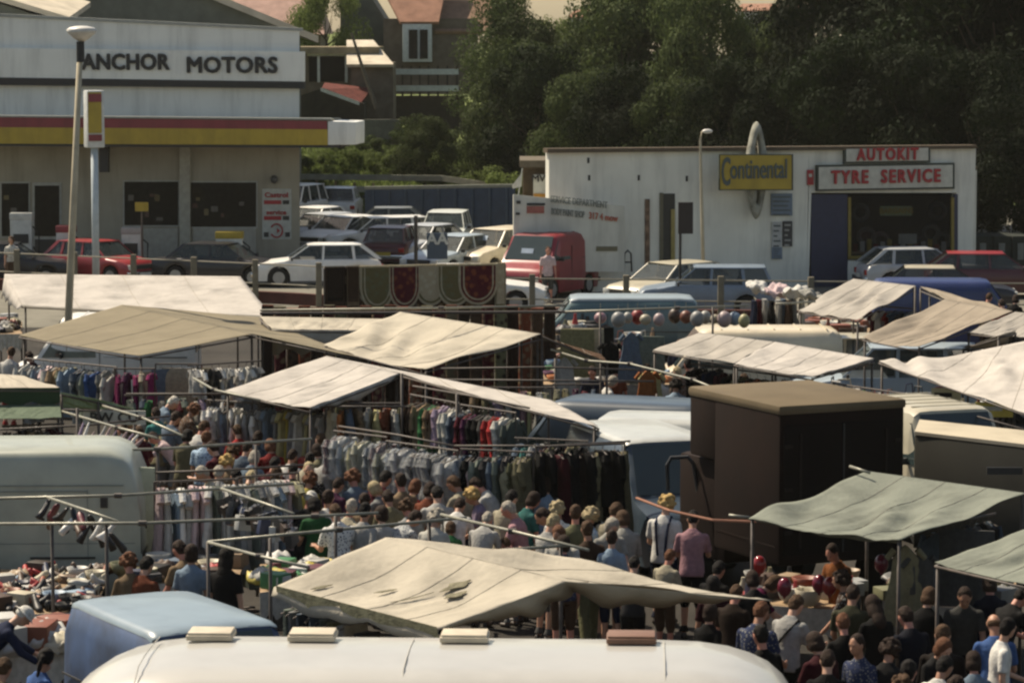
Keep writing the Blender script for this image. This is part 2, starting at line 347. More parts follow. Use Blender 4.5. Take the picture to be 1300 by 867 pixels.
m = MB(); wbox(463,152,508,184,156.5,.3,m); tag(m.build('garden_wall', M('grey_blockwork',(.17,.17,.14),.9,.25,3,.3)), 'short grey block wall at the top of the bank', 'wall')
m = MB(); m.tube([D(478,138,158), D(463,95,158), D(446,42,158)], [.1,.09,.06], 8); tag(m.build('leaning_pole', M('weathered_pole',(.16,.13,.1),.9)), 'tall weathered pole leaning left above the red tiled hut', 'pole')
# brick house with bay
h = thing('brick_house', 'large brick house with orange tiled front roof and pale bay window', 'house', G(545,172,4), world=True)
wbox(487,24,605,120,172,8,MB()).build('wall', brick, h)
m = MB(); p = [D(432,100,174), D(492,100,174), D(492,30,174), D(448,-40,174), D(432,-40,174)]; m.prism(p, (0,7,0)); m.build('side_wall', slate, h)
m = MB(); p, q, r_, s_ = D(508,28,171.2), D(557,28,171.2), D(572,-45,175), D(470,-45,175); m.prism([p,q,r_,s_], (0,.1,-.15)); m.build('roof', tileo, h)
m = MB(); p, q, r_, s_ = D(552,40,171.8), D(640,40,171.8), D(640,-45,177), D(562,-45,177); m.prism([p,q,r_,s_], (0,.1,-.15)); m.build('roof', M('brown_tiles',(.24,.15,.1),.85,.25,2,.5), h)
m = MB(); wbox(511,31,548,79,171.2,.7,m); bay = m.build('bay', paleframe, h, bevel=.03)
m = MB(); wbox(519,38,530,75,171.14,.05,m); wbox(533,38,543,75,171.14,.05,m); m.build('pane', shopglass, bay)
h = thing('veranda', 'raised timber veranda with two pale rails under the bay window', 'veranda', G(540,168,3.5), world=True)
m = MB()
for k, px in enumerate((500,511,522,533,544,556,568,580)): wbox(px-1.2,84,px+1.2,125,168,.1,m)
m.build('post', M('dark_timber',(.05,.04,.03),.9), h)
m = MB(); wbox(500,88,582,95,167.9,.06,m); wbox(500,109,582,116,167.9,.06,m); m.build('rail', paleframe, h)
m = MB(); wbox(498,122,590,170,168.2,.3,m); m.build('skirting', M('dark_timber',(.05,.04,.03),.9), h)
for (px0, px1, y0, di, lb) in ((725,760,22,420,'far pale house glimpsed through the left gap in the tree line'),(938,1022,14,460,'far pale terrace glimpsed through the right gap in the tree line')):
    h = thing('house', lb, 'house', G(px0,di), world=True); wbox(px0,y0,px1,60,di,8,MB()).build('wall', render_w, h)
    m = MB(); p, q, r_, s_ = D(px0-4,y0,di-.5), D(px1+4,y0,di-.5), D(px1-4,y0-9,di+4), D(px0+4,y0-9,di+4); m.prism([p,q,r_,s_],(0,0,-.2)); m.build('roof', tileo, h)
# barrier, blue hoarding, brown shed
for (y0, y1, d1, lb) in ((221,231,139,'upper'),(236,244,134,'lower')):
    h = thing('guard_rail', f'{lb} pale grey guard rail along the foot of the grass bank', 'guard rail', G(500,d1), world=True)
    m = MB(); p, q, r2 = D(378,y0,d1), D(560,y0+2,d1), D(645,y1+4,d1-3)
    for a_, b_ in ((p,q),(q,r2)): m.prism([a_, b_, b_-Vector((0,0,.25)), a_-Vector((0,0,.25))], (0,.12,0))
    m.build('beam', M('weathered_rail',(.3,.3,.24),.8,.2,3), h)
    m = MB()
    for k in range(12):
        t = k/11; p_ = p.lerp(r2, t); MB().box((p_.x, p_.y+.2, (p_.z-.25)/2), (.1,.1,max(.2,p_.z-.25))).build('post', wood, h)
h = thing('hoarding', 'long dark blue boarded hoarding behind the rows of parked cars', 'hoarding', G(560,121), world=True)
m = MB(); p, q = D(463,241,124), D(654,238,119); m.prism([(p.x,p.y,0),(q.x,q.y,0),q,p], (0,.15,0)); m.build('panel', M('dark_blue_boards',(.022,.045,.085),.7,.25,3), h)
m = MB(); m.prism([p+Vector((0,-.03,0)), q+Vector((0,-.03,0)), q+Vector((0,-.03,.12)), p+Vector((0,-.03,.12))], (0,.25,0)); m.build('coping', M('grey_coping',(.2,.21,.18),.9), h)
for k in range(9):
    t = (k+.5)/9; c_ = p.lerp(q, t); MB().box((c_.x,c_.y-.05,c_.z/2),(.09,.07,c_.z-.05)).build('batten', M('blue_batten',(.03,.055,.09),.7), h)
h = thing('shed', 'small brown flat roofed shed at the left end of the white workshop', 'shed', G(680,108), world=True)
wbox(664,212,698,300,106,3,MB()).build('wall', M('brown_boards',(.1,.075,.05),.9,.3,3), h); wbox(660,204,700,213,105.7,3.6,MB()).build('roof', M('felt_roof',(.13,.11,.08),.9), h)
sg = wbox(677,222,697,262,105.6,.06,MB()).build('sign_board', paleframe, h)
wbox(677.5,246,696.5,258,105.55,.04,MB()).build('orange_panel', M('orange_paint',(.45,.22,.03),.6), sg)
text('MW', .22, darktrim, sg, D(687,227,105.54), (1,0,0), (0,0,1), 1.1, .01)
m = MB(); m.tube([D(656,262,104), D(663,214,104)], .02, 6); fl = m.build('flagpole', paleframe); tag(fl, 'thin pole with a small white flag left of the brown shed', 'flag')
m = MB(); vs = [D(663,219,104), D(650,236,104), D(651,240,104), D(662,237,104)]; m.prism(vs, (0,.02,0)); o = m.build('flag', M('white_flag',(.6,.6,.56),.8,trans=.2), fl)
# ---------------------------------------------------------------- left garage
black = M('black_paint', (.015,.015,.016), .5); yel = M('yellow_fascia', (.36,.26,.035), .5, .1, 2, stain=.15); redf = M('red_fascia', (.22,.032,.04), .5, .1, 2, stain=.15)
fw_ = M('white_fascia_sheet', (.72,.73,.68), .5, .06, 1, stain=.12); rsgn = M('red_sign_paint', (.36,.02,.025), .5); ylb = M('yellow_enamel', (.38,.27,.03), .45, .12, 3, stain=.2)
AL, AR = 105.6, 104.0; ADEP = Vector((-.085,1,0))
def AP(px, py, off=0):      # point on the garage front plane
    # line from px=-120 (dist AL) to px=380 (dist AR) in plan
    x0, y0, x1, y1 = (-770/F*AL), AL, (-270/F*AR), AR
    k = (px-650)/F; n = Vector(((y1-y0), -(x1-x0), 0)).normalized()
    x0 += n.x*off; y0 += n.y*off; x1 += n.x*off; y1 += n.y*off
    t = (k*y0-x0)/((x1-x0)-k*(y1-y0)); d = y0+(y1-y0)*t
    return D(px, py, d)
ARt = (AP(380,200)-AP(0,200)); ARt.z = 0; ARt.normalize(); AN = Vector((ARt.y, -ARt.x, 0)); AN = AN if AN.y < 0 else -AN
def aslab(mb, x0, y0, x1, y1, off, dep, mi=0, yr0=None, yr1=None):
    # front slab; yr = right-end y when edge slopes
    yr0 = y0 if yr0 is None else yr0; yr1 = y1 if yr1 is None else yr1
    pts = [AP(x0,y1,off), AP(x1,yr1,off), AP(x1,yr0,off), AP(x0,y0,off)]
    return mb.prism(pts, (ADEP if dep > 3 else -AN)*dep, mi)
gar = thing('garage', 'white car garage with black lettered fascia and red and yellow canopy', 'building', G(190,106), world=True)
base = M('beige_wall', (.33,.305,.24), .85, .12, 1, .1, stain=.12)
zb = lambda px: 400
def gbox(x0, x1, ytop, off, dep, mat, name, ytr=None):
    pts = [AP(x0,ytop,off), AP(x1,ytr or ytop,off)]
    q = [Vector((pts[0].x,pts[0].y,0)), Vector((pts[1].x,pts[1].y,0)), pts[1], pts[0]]
    return MB().prism(q, ADEP*dep).build(name, mat, gar)
gbox(-120,380,170,0,12,base,'wall')
aslab(MB(), -120,16,380,172, .01, 11.9, yr0=40, yr1=172).build('upper_wall', fw_, gar)
pnl = aslab(MB(), -120,60,386,98, .22, .2, yr0=66, yr1=104).build('sign_panel', fw_, gar)
aslab(MB(), -120,97,386,107, .24, .24, yr0=104.2, yr1=113).build('black_band', black, gar)
aslab(MB(), -120,12,381,16, .06, .5, yr0=36, yr1=40).build('coping', M('dull_flashing',(.3,.31,.28),.6), gar)
# canopy
cn = aslab(MB(), -120,148,420,184, 1.9, 1.9, yr0=152, yr1=187).build('canopy', M('canopy_box',(.3,.27,.2),.8), gar)
aslab(MB(), -120,148,415,161, 1.96, .05, yr0=154, yr1=164.5).build('red_stripe', redf, cn)
aslab(MB(), -120,161.2,416,182, 1.96, .05, yr0=164.6, yr1=184.5).build('yellow_stripe', ylb, cn)
aslab(MB(), 416,154,452,184.5, 1.97, 1.7, yr0=155, yr1=184).build('white_end', fw_, cn, bevel=.04)
aslab(MB(), -120,182.2,432,185, 1.92, 1.8, yr0=184.7, yr1=188).build('dark_edge', black, cn)
aslab(MB(), -120,145.5,420,147.8, 1.99, .3, yr0=150.5, yr1=152.6).build('gutter', M('dull_flashing',(.3,.31,.28),.6), cn)
text('ANCHOR', .50, black, pnl, AP(159.5,80,.235), ARt, (0,0,1), 1.22, .03, fit=2.93, space=1.05, bold=.05)
text('MOTORS', .50, black, pnl, AP(295,84,.235), ARt, (0,0,1), 1.28, .03, fit=3.0, space=1.05, bold=.05)
# windows and doors
al = M('aluminium_frame', (.34,.34,.3), .5); dark_in = M('dark_interior', (.008,.007,.006), .9)
for (x0,y0,x1,y1) in ((158,231,226,286),(242,232,325,288),(2,233,36,300)):
    f = MB(); aslab(f, x0-2,y0-2,x1+2,y1+2,.03,.06); f = f.build('window', al, gar)
    aslab(MB(), x0,y0,x1,y1,.05,.03).build('pane', shopglass, f)
    r2 = random.Random(x0)
    for k in range(6):
        xx = r2.uniform(x0+2,x1-10); yy = r2.uniform(y0+14,y1-10); aslab(MB(), xx,yy,xx+r2.uniform(4,9),yy+r2.uniform(4,9),.055,.006).build('window_sticker', [M('sticker_a',(.12,.11,.09)),M('sticker_b',(.09,.05,.035)),M('sticker_c',(.14,.11,.05))][k%3], f)

d_ = MB(); aslab(d_, 41,232,78,350,.03,.06); d_ = d_.build('door', al, gar); aslab(MB(), 44,236,75,300,.06,.04).build('pane', shopglass, d_); aslab(MB(), 44,304,75,350,.06,.04).build('kick_panel', black, d_)
aslab(MB(), 228,187,241,350,.18,.2).build('pilaster', M('pale_pilaster',(.36,.35,.29),.8), gar)
aslab(MB(), 126,187,137,219,1.2,.25).build('hanging_sign', black, gar)
m = MB(); m.ell(AP(348,228,.12),(.12,.12,.14)); m.build('wall_lamp', M('dark_lamp',(.05,.05,.05),.4), gar, smooth=True)
for (x0,x1,y0,mt) in ((158,226,290,base),(245,325,290,base)): aslab(MB(), x0,y0,x1,350,.05,.05).build('under_panel', M('pale_panel',(.33,.32,.27),.7), gar)
ws = MB(); aslab(ws, 333,240,370,304,.03,.03); ws = ws.build('wall_sign', M('sign_white',(.44,.45,.4),.6), gar)
text('Castrol', .16, rsgn, ws, AP(351,248,.035), ARt, (0,0,1), 1.15, .012); aslab(MB(), 335,254.5,357,259.5,.045,.01).build('red_bar', rsgn, ws); aslab(MB(), 359,254.5,367,259.5,.045,.01).build('dark_bar', black, ws)
text('service', .15, rsgn, ws, AP(351,270,.035), ARt, (0,0,1), 1.1, .012); aslab(MB(), 335,274.5,357,279.5,.045,.01).build('red_bar', rsgn, ws); aslab(MB(), 359,274.5,367,279.5,.045,.01).build('dark_bar', black, ws)
m = MB(); c = AP(351,293,.05); rr = []
for k in range(21):
    g_ = R(-150+300*k/20); rr.append(c+ARt*math.cos(g_)*.2+Vector((0,0,1))*math.sin(g_)*.22)
m.tube(rr, .028, 6); m.prism([c+ARt*.02+Vector((0,0,.09)), c+ARt*.12, c+ARt*.02+Vector((0,0,-.09))], AN*.02); m.build('round_arrow', rsgn, ws)
m = MB(); aslab(m, 335,295,341,301,.045,.01); aslab(m, 362,295,368,301,.045,.01); m.build('dark_bar', black, ws)
# forecourt furniture
def pump(px, dist, w_, h_, topc, lb):
    p = G(px, dist); o = thing('petrol_pump', lb, 'petrol pump', p)
    MB().box((0,0,h_/2-.1),(w_,.5,h_-.25)).build('cabinet', M('pump_white',(.5,.5,.45),.5), o, bevel=.03)
    MB().box((0,0,h_-.12),(w_*1.04,.52,.22)).build('head', topc, o, bevel=.02)
    MB().box((0,-.27,h_*.62),(w_*.7,.03,.3)).build('dial', black, o)
    MB().tube([(w_/2,-.1,h_*.8),(w_/2+.22,-.15,h_*.7),(w_/2+.2,-.15,h_*.3),(w_/2+.03,-.15,h_*.5)], .025, 6).build('hose', rubber, o, smooth=True)
pump(168,101.5,.62,1.75,M('pump_grey',(.3,.3,.28),.5),'plain white petrol pump under the left garage window')
pump(292,100.9,.85,1.65,ylb,'wide petrol pump with yellow top under the right garage window')
pump(29,101.8,.7,2.2,M('pump_white',(.5,.5,.45),.5),'tall white petrol pump in front of the garage door')
pump(85,101.6,.6,1.8,redf,'petrol pump with red head left of the sign post')
o = thing('price_sign', 'small yellow price board on a thin post before the garage window', 'sign', G(181,100.5))
MB().tube([(0,0,0),(0,0,2.3)], .035, 8).build('post', dsteel, o); MB().box((0,0,2.45),(.42,.05,.28)).build('board', ylb, o)
# tall pole sign
o = thing('pole_sign', 'tall pale pole sign with red and yellow plate on the forecourt', 'sign', G(122,97), R(25))
MB().tube([(0,0,0),(0,0,4.6)], .115, 12).build('post', M('pale_blue_post',(.42,.48,.5),.5), o, smooth=True)
MB().box((0,0,5.35),(.55,.42,1.75)).build('sign_box', M('sign_white2',(.55,.57,.55),.5), o, bevel=.04)
MB().box((-.04,-.225,5.55),(.42,.03,1.25)).build('yellow_plate', ylb, o); MB().box((-.04,-.235,4.78),(.42,.03,.2)).build('red_plate', redf, o); MB().box((-.04,-.245,6.0),(.42,.02,.25)).build('red_plate', redf, o)
# lamp posts
o = thing('street_lamp', 'tall pale street lamp with a dish head standing among the left stalls', 'street lamp', G(79,66), world=True)
a_, b_ = G(79,66), D(102,58,66)
MB().tube([a_, a_.lerp(b_,.5), b_], [.09,.075,.06], 12).build('post', M('concrete_post',(.42,.37,.27),.8,.15,4), o, smooth=True)
MB().tube([b_+Vector((0,0,-.35)), b_+Vector((0,0,.08))], .085, 10).build('collar', darktrim, o)
m = MB(); c = b_+Vector((.03,0,.2)); prof = [(.06,-.12),(.16,-.06),(.3,.06),(.32,.12),(.26,.17),(.12,.2),(.01,.205)]
m.loft([[c+Vector((r_*math.cos(6.2832*k/16), r_*math.sin(6.2832*k/16), z_)) for k in range(16)] for r_, z_ in prof]); m.build('lamp_head', M('opal_lamp',(.62,.6,.54),.4), o, smooth=True)
o = thing('street_lamp', 'thin curved street lamp before the white workshop wall', 'street lamp', G(893,94), world=True)
a_, b_ = G(894,94), D(889,178,94); MB().tube([a_, a_.lerp(b_,.5), b_, D(891,168,94), D(899,166,94)], [.06,.05,.035,.03,.03], 8).build('post', M('concrete_post',(.42,.37,.27),.8), o, smooth=True)
MB().ell(D(898,167,94),(.16,.1,.07)).build('lamp_head', M('opal_lamp',(.62,.6,.54),.4), o, smooth=True)
o = thing('road_sign', 'black backed rectangular sign on a dark post before the workshop door', 'sign', G(866,89), world=True)
MB().tube([G(863,89), D(864,262,89)], .04, 8).build('post', black, o); wbox(861,257,880,297,88.9,.12,MB()).build('board', M('sign_back',(.03,.022,.02),.7), o)
# ---------------------------------------------------------------- tyre workshop
BL_, BR_ = 96.8, 100.4
def BP(px, py, off=0):
    x0, y0, x1, y1 = (47/F*BL_), BL_, (590/F*BR_), BR_
    k = (px-650)/F; n = Vector(((y1-y0), -(x1-x0), 0)).normalized(); x0 += n.x*off; y0 += n.y*off; x1 += n.x*off; y1 += n.y*off
    t = (k*y0-x0)/((x1-x0)-k*(y1-y0)); d = y0+(y1-y0)*t
    return D(px, py, d)
BR3 = BP(1200,300)-BP(700,300); BR3.z = 0; BR3.normalize(); BN = Vector((BR3.y, -BR3.x, 0))
def bslab(mb, x0, y0, x1, y1, off, dep, mi=0, yr0=None, yr1=None):
    yr0 = y0 if yr0 is None else yr0; yr1 = y1 if yr1 is None else yr1
    return mb.prism([BP(x0,y1,off), BP(x1,yr1,off), BP(x1,yr0,off), BP(x0,y0,off)], -BN*dep, mi)
ws_ = thing('tyre_workshop', 'low white flat roofed tyre workshop with dark shop window', 'building', G(960,99), world=True)
wwall = M('white_brick', (.70,.70,.62), .85, .1, 1, .12, stain=.16, bscale=30)
# wall with window and door openings cut as separate strips
def strip(x0, x1, y0, y1, bottom=False, y0r=None):
    p = [BP(x0,y1), BP(x1,y1), BP(x1,y0r if y0r is not None else y0), BP(x0,y0)]
    if bottom: p[0].z = 0; p[1].z = 0
    return p
m = MB()
m.prism(strip(697,1027,194,0,True,y0r=190), -BN*.4)
m.prism(strip(1027,1216,190,245,y0r=188.5), -BN*.4); m.prism(strip(1216,1239,188.5,0,True,y0r=188), -BN*.4)
m.prism(strip(1077,1216,331,0,True), -BN*.4); m.prism(strip(1027,1030,245,0,True), -BN*.4)
m.build('wall', wwall, ws_)
q0, q1 = BP(697,300,-.4), BP(1239,300,-.4); q0.z = q1.z = 0; m = MB(); bk = Vector((.1,8.5,0)); u_ = Vector((0,0,3.6))
m.prism([q0, q0+bk, q0+bk+u_, q0+u_], BR3*.25); m.prism([q1-BR3*.25, q1-BR3*.25+bk, q1-BR3*.25+bk+u_, q1-BR3*.25+u_], BR3*.25); m.prism([q0+bk, q1+bk, q1+bk+u_, q0+bk+u_], BN*.2)
m.build('rear_wall', wwall, ws_); MB().prism([q0+u_, q1+u_, q1+bk+u_, q0+bk+u_], (0,0,.12)).build('roof', M('felt_roof',(.13,.11,.08),.9), ws_)
bslab(MB(), 695,189,1240,194.5, .18, .5, yr0=184.5, yr1=189).build('roof_edge', M('brown_fascia',(.11,.085,.06),.8), ws_)
m = MB(); m.prism([BP(1030,246,-3), BP(1216,246,-3), Vector((*BP(1216,300,-3).xy,0)), Vector((*BP(1030,300,-3).xy,0))], -BN*.1); m.build('back_wall', dark_in, ws_)
bslab(MB(), 1030,247,1076,372,.0,.12).build('door', M('navy_door',(.02,.025,.06),.6), ws_)
sw = MB(); fr = ylb
for (a0,b0,a1,b1) in ((1077,251,1080.5,328),(1208,251,1211.5,328),(1077,325,1212,329)): bslab(sw, a0,b0,a1,b1,.04,.12)
sg_ = M('clear_pane', (.02,.02,.02), .1, .1, 2, alpha=.3); sg_.node_tree.nodes['Principled BSDF'].inputs['Specular IOR Level'].default_value = .2
m_ = sw.build('window_frame', M('dull_yellow_frame',(.22,.16,.03),.6), ws_); bslab(MB(), 1080,248,1208,326,-.03,.02).build('pane', sg_, m_)
bslab(MB(), 1211.5,247,1216,340,.02,.1).build('post', M('navy_door',(.02,.025,.06),.6), ws_)
# things inside the window
rr_ = random.Random(5)
for k in range(14):
    px = 1086+k*8.6; o = thing('oil_can', f'{["red","pale","yellow"][k%3]} can on the window shelf, number {k+1} along from the left frame', 'can', BP(px,322,-.5), group='cans in the shop window')
    o.location.z = BP(px,322,-.5).z; MB().box((0,0,.15+.04*(k%3)),(.14,.12,.3+.08*(k%3))).build('can', [cloth('red'),cloth('white'),ylb][k%3], o, bevel=.01)
    o['label'] = f'small {["red","pale","yellow"][k%3]} can on the shelf inside the shop window'
for k,(px,py,off) in enumerate(((1100,300,-1.2),(1118,306,-1.4),(1182,296,-1.2),(1196,306,-1.0),(1170,312,-1.3),(1092,270,-1.5),(1190,268,-1.4))):
    c = BP(px,py,off); o = thing('tyre', f'dark tyre stacked inside the shop, {["upper left","left of centre","upper right","far right","right of centre","high at left","high at right"][k]}', 'tyre', c, group='tyres inside the shop')
    m = MB(); m.loft([[ ((.24+.08*math.cos(q))*math.cos(g_), .09*math.sin(q), (.24+.08*math.cos(q))*math.sin(g_)) for q in [6.2832*i/8 for i in range(8)]] for g_ in [6.2832*j/18 for j in range(19)]], cap=False); m.build('tread', M('grey_tyre',(.10,.10,.10),.6), o, smooth=True)
m = MB(); bslab(m, 1080,320,1208,323,-.3,.6); m.build('shelf', wood, ws_)
sg = bslab(MB(), 1118,262,1158,274,-.25,.04).build('hanging_board', M('faded_green',(.30,.36,.2),.7), ws_); text('BARGAINS', .17, ylb, sg, BP(1138,268,-.24), BR3, (0,0,1), 1, .005)
bslab(MB(), 1141,297,1164,310,-.1,.03).build('poster', M('poster_grey',(.35,.36,.33),.7), ws_)
# fascia signs
def sign(x0,y0,x1,y1,txt,hh,ws2,lb, yr=0, sp=1.0, cx=None, fit=None):
    o = thing('sign', lb, 'sign', BP((x0+x1)/2,y1), world=True)
    bslab(MB(), x0,y0,x1,y1,.16,.155,yr0=y0-yr,yr1=y1-yr).build('frame', M('dark_green_frame',(.035,.045,.035),.6), o)
    f = bslab(MB(), x0+2.5,y0+2.5,x1-2.5,y1-2.5,.18,.015,yr0=y0-yr+2.5,yr1=y1-yr-2.5).build('panel', M('sign_cream',(.5,.5,.43),.6,stain=.1), o)
    up = Vector((0,0,1)); rt = BP(x1,(y0+y1)/2-yr)-BP(x0,(y0+y1)/2); 
    text(txt, hh, rsgn, f, BP(cx or (x0+x1)/2,(y0+y1)/2-yr/2,.185), rt, up, ws2, .03, space=sp, fit=fit)
sign(1072,187,1181,208,'AUTOKIT',.36,1.0,'small red lettered name board on the workshop roof edge', 1.5, sp=1.25, fit=2.05)
sign(1037,210,1212,243,'TYRE  SERVICE',.40,1.08,'long dark framed sign reading TYRE SERVICE in red', 3, sp=1.25, fit=3.65)
o = thing('sign', 'small red upright plate left of the TYRE SERVICE sign', 'sign', BP(1029,236), world=True); bslab(MB(), 1025,216,1033,235,.06,.05).build('plate', rsgn, o); bslab(MB(), 1027,221,1031,225,.075,.012).build('mark', M('sign_cream',(.5,.5,.43),.6), o)
cs = thing('sign', 'yellow enamel sign with dark blue name across an upright tyre', 'sign', BP(960,245), world=True)
bslab(MB(), 913,196,1007,242,.80,.07).build('rim', M('dark_green_frame',(.035,.045,.035),.6), cs)
pl_ = bslab(MB(), 914.5,197.5,1005,240.5,.83,.03).build('plate', ylb, cs)
lt = M('grey_blue_letter', (.06,.085,.085), .5)
text('C', .86, lt, pl_, BP(921.5,220,.835), BR3, (0,0,1), .42, .012, fit=.27, bold=.015); text('ontinental', .60, lt, pl_, BP(963,216,.835), BR3, (0,0,1), .70, .012, fit=1.84, bold=.016)
ty = thing('display_tyre', 'upright weathered tyre standing edge on behind the yellow sign', 'tyre', BP(960,275), world=True)
m = MB(); c = BP(960,216.5,.36); rings = []; up_ = Vector((0,0,1)); ex = BR3*.30
for k in range(40):
    g_ = 2*math.pi*k/40; cen = c+up_*math.sin(g_)*1.27+ex*math.cos(g_)*.60
    rad = (up_*math.sin(g_)*1.27+ex*math.cos(g_)).normalized()
    rings.append([cen+rad*.25*math.cos(2*math.pi*j_/10)+BN*.24*math.sin(2*math.pi*j_/10) for j_ in range(10)])
rings.append(rings[0]); m.loft(rings, cap=False); m.build('tyre', M('faded_tyre',(.30,.30,.25),.8,.5,3,.5), ty, smooth=True)
m = MB(); m.tube([BP(955,262,.02), BP(955,262,.5)], .03); m.tube([BP(965,205,.02), BP(965,205,.5)], .03); m.build('bracket', dsteel, ty)
for (x0,y0,x1,y1,c_,lb) in ((979,246,1006,274,'slate','wide bluish poster beneath the yellow sign'),(980,282,993,314,'lightgrey','narrow pale price list on the workshop wall'),(994,281,1006,313,'charcoal','dark poster right of the price list'),(980,314,993,329,'slate','small bluish notice at the foot of the price list')):
    o = thing('poster', lb, 'poster', BP(x0,y1), world=True); b_ = bslab(MB(), x0,y0,x1,y1,.05,.04).build('board', M('poster_'+lb[:6],[x*1.0 for x in CN[c_]],.6), o)
    m = MB(); n_ = 5
    for k in range(n_):
        yy = y0+(y1-y0)*(k+.6)/n_; bslab(m, x0+2,yy,x1-2-(k%3)*2,yy+(y1-y0)/n_*.35,.056,.01)
    m.build('print', M('poster_print'+c_, (.08,.1,.1) if c_ != 'charcoal' else (.3,.3,.28),.6), o)
for (px,py) in ((747,204),(748,226),(811,226),(872,227)): bslab(MB(), px-1.5,py-3.5,px+1.5,py+3.5,.01,.03).build('vent', black, ws_)
bslab(MB(), 842,246,857,345,.02,.05).build('door', M('dark_door',(.035,.035,.03),.7), ws_); bslab(MB(), 838,245,842,345,.06,.1).build('door_frame', M('olive_frame',(.12,.11,.07),.7), ws_); bslab(MB(), 852,266,857,330,.07,.03).build('yellow_notice', M('dull_yellow',(.3,.24,.08),.7), ws_)
bslab(MB(), 819,253,825,346,.04,.06).build('drainpipe', M('rusty_board',(.2,.13,.09),.8,.6,5), ws_)
# hoarding with service department lettering
o = thing('hoarding', 'white hoarding lettered SERVICE DEPARTMENT leaning on the workshop left end', 'hoarding', BP(745,350), world=True)
hp = bslab(MB(), 652,247,793,345,.9,.08,yr0=262).build('panel', M('white_boards',(.55,.56,.5),.7,.1,1.5,stain=.2), o)
lg = M('faded_grey_letter', (.2,.22,.2), .7); lr = M('faded_red_letter', (.42,.11,.07), .7)
sl_ = BP(790,268)-BP(700,258); text('SERVICE DEPARTMENT', .20, lg, hp, BP(735,257,.91), sl_, (0,0,1), .95, .01, fit=1.82, bold=.02)
text('BODY PAINT SHOP', .20, lg, hp, BP(721,271,.91), sl_, (0,0,1), .78, .01, fit=1.05, bold=.02); text('317 4 mow', .20, lr, hp, BP(766,276,.91), sl_, (0,0,1), .9, .01, fit=.92, bold=.03)
bslab(MB(), 757,313,784,319,.92,.02).build('vent_slot', M('olive_slot',(.14,.13,.08),.7), hp)
m = MB(); bslab(m, 669,258,692,261,.93,.03); bslab(m, 656,255,661,259,.93,.03); bslab(m, 655,270,660,273,.93,.03); m.build('dark_bar', black, hp); bslab(MB(), 669,262,691,271,.93,.03).build('red_panel', M('faded_red_panel',(.3,.1,.08),.7), hp)
o = thing('hand_barrow', 'thin black tubular trolley beside the workshop door', 'trolley', BP(800,345,.8), world=True)
m = MB(); m.tube([BP(792,345,.8),BP(793,322,.8),BP(797,318,.8),BP(801,322,.8),BP(802,345,.8)], .03, 6); m.tube([BP(792,333,.8),BP(802,333,.8)], .025, 6); m.build('frame', black, o)
# concrete post and rail fence along the forecourt
FX = [(-60,98.5),(0,97.5),(380,92.3),(640,87.6),(1000,86.6),(1400,85.5)]
def fd(px):
    for (a,da),(b,db) in zip(FX, FX[1:]):
        if a <= px <= b: return da+(db-da)*(px-a)/(b-a)
fz = 1.2; fmat = M('concrete_fence', (.17,.15,.11), .85, .2, 4)
for s_, (a,da) in enumerate(FX[:-1]):
    b, db = FX[s_+1]; pa, pb = G(a,da), G(b,db)
    o = thing('fence', ['concrete fence stretch cut by the left border','concrete post fence before the white garage','concrete post fence behind the hanging rugs','concrete post fence before the blue estate car','concrete post fence at the right border before the tyre shop'][s_], 'fence', pa, world=True, group='forecourt post and rail fence')
    m = MB()
    for z_ in (fz, .62): m.tube([pa+Vector((0,0,z_)), pb+Vector((0,0,z_))], .024, 6)
    m.build('rail', M('fence_rail',(.22,.2,.15),.6), o)
    n_ = max(1, int(round((pb-pa).length/2.4)))
    for k in range(n_): p_ = pa.lerp(pb, (k+.3)/n_); MB().box((p_.x,p_.y,.66),(.17,.17,1.32)).build('post', fmat, o, bevel=.02)
m = MB()
for (a,da),(b,db) in zip(FX, FX[1:]): m.prism([G(a,da+.3), G(b,db+.3), G(b,db+.3,.35), G(a,da+.3,.35)], (0,.25,0))
tag(m.build('low_wall', M('dark_red_wall',(.09,.035,.03),.9,.3,2)), 'low dark red kerb wall under the forecourt fence', 'wall')
for k,(px,di) in enumerate(((1248,104),(1272,104),(1296,104))):
    o = thing('shed', f'dark lean-to bay {["nearest the workshop corner","in the middle right of the workshop","at the right border"][k]}', 'shed', G(px,di), world=True)
    wbox(px-11,300,px+12,345,di,2,MB()).build('wall', M('dark_shed',(.035,.04,.035),.9), o); wbox(px-4,309,px+4,330,di-.05,.04,MB()).build('window', M('dull_pane',(.12,.14,.14),.3), o)
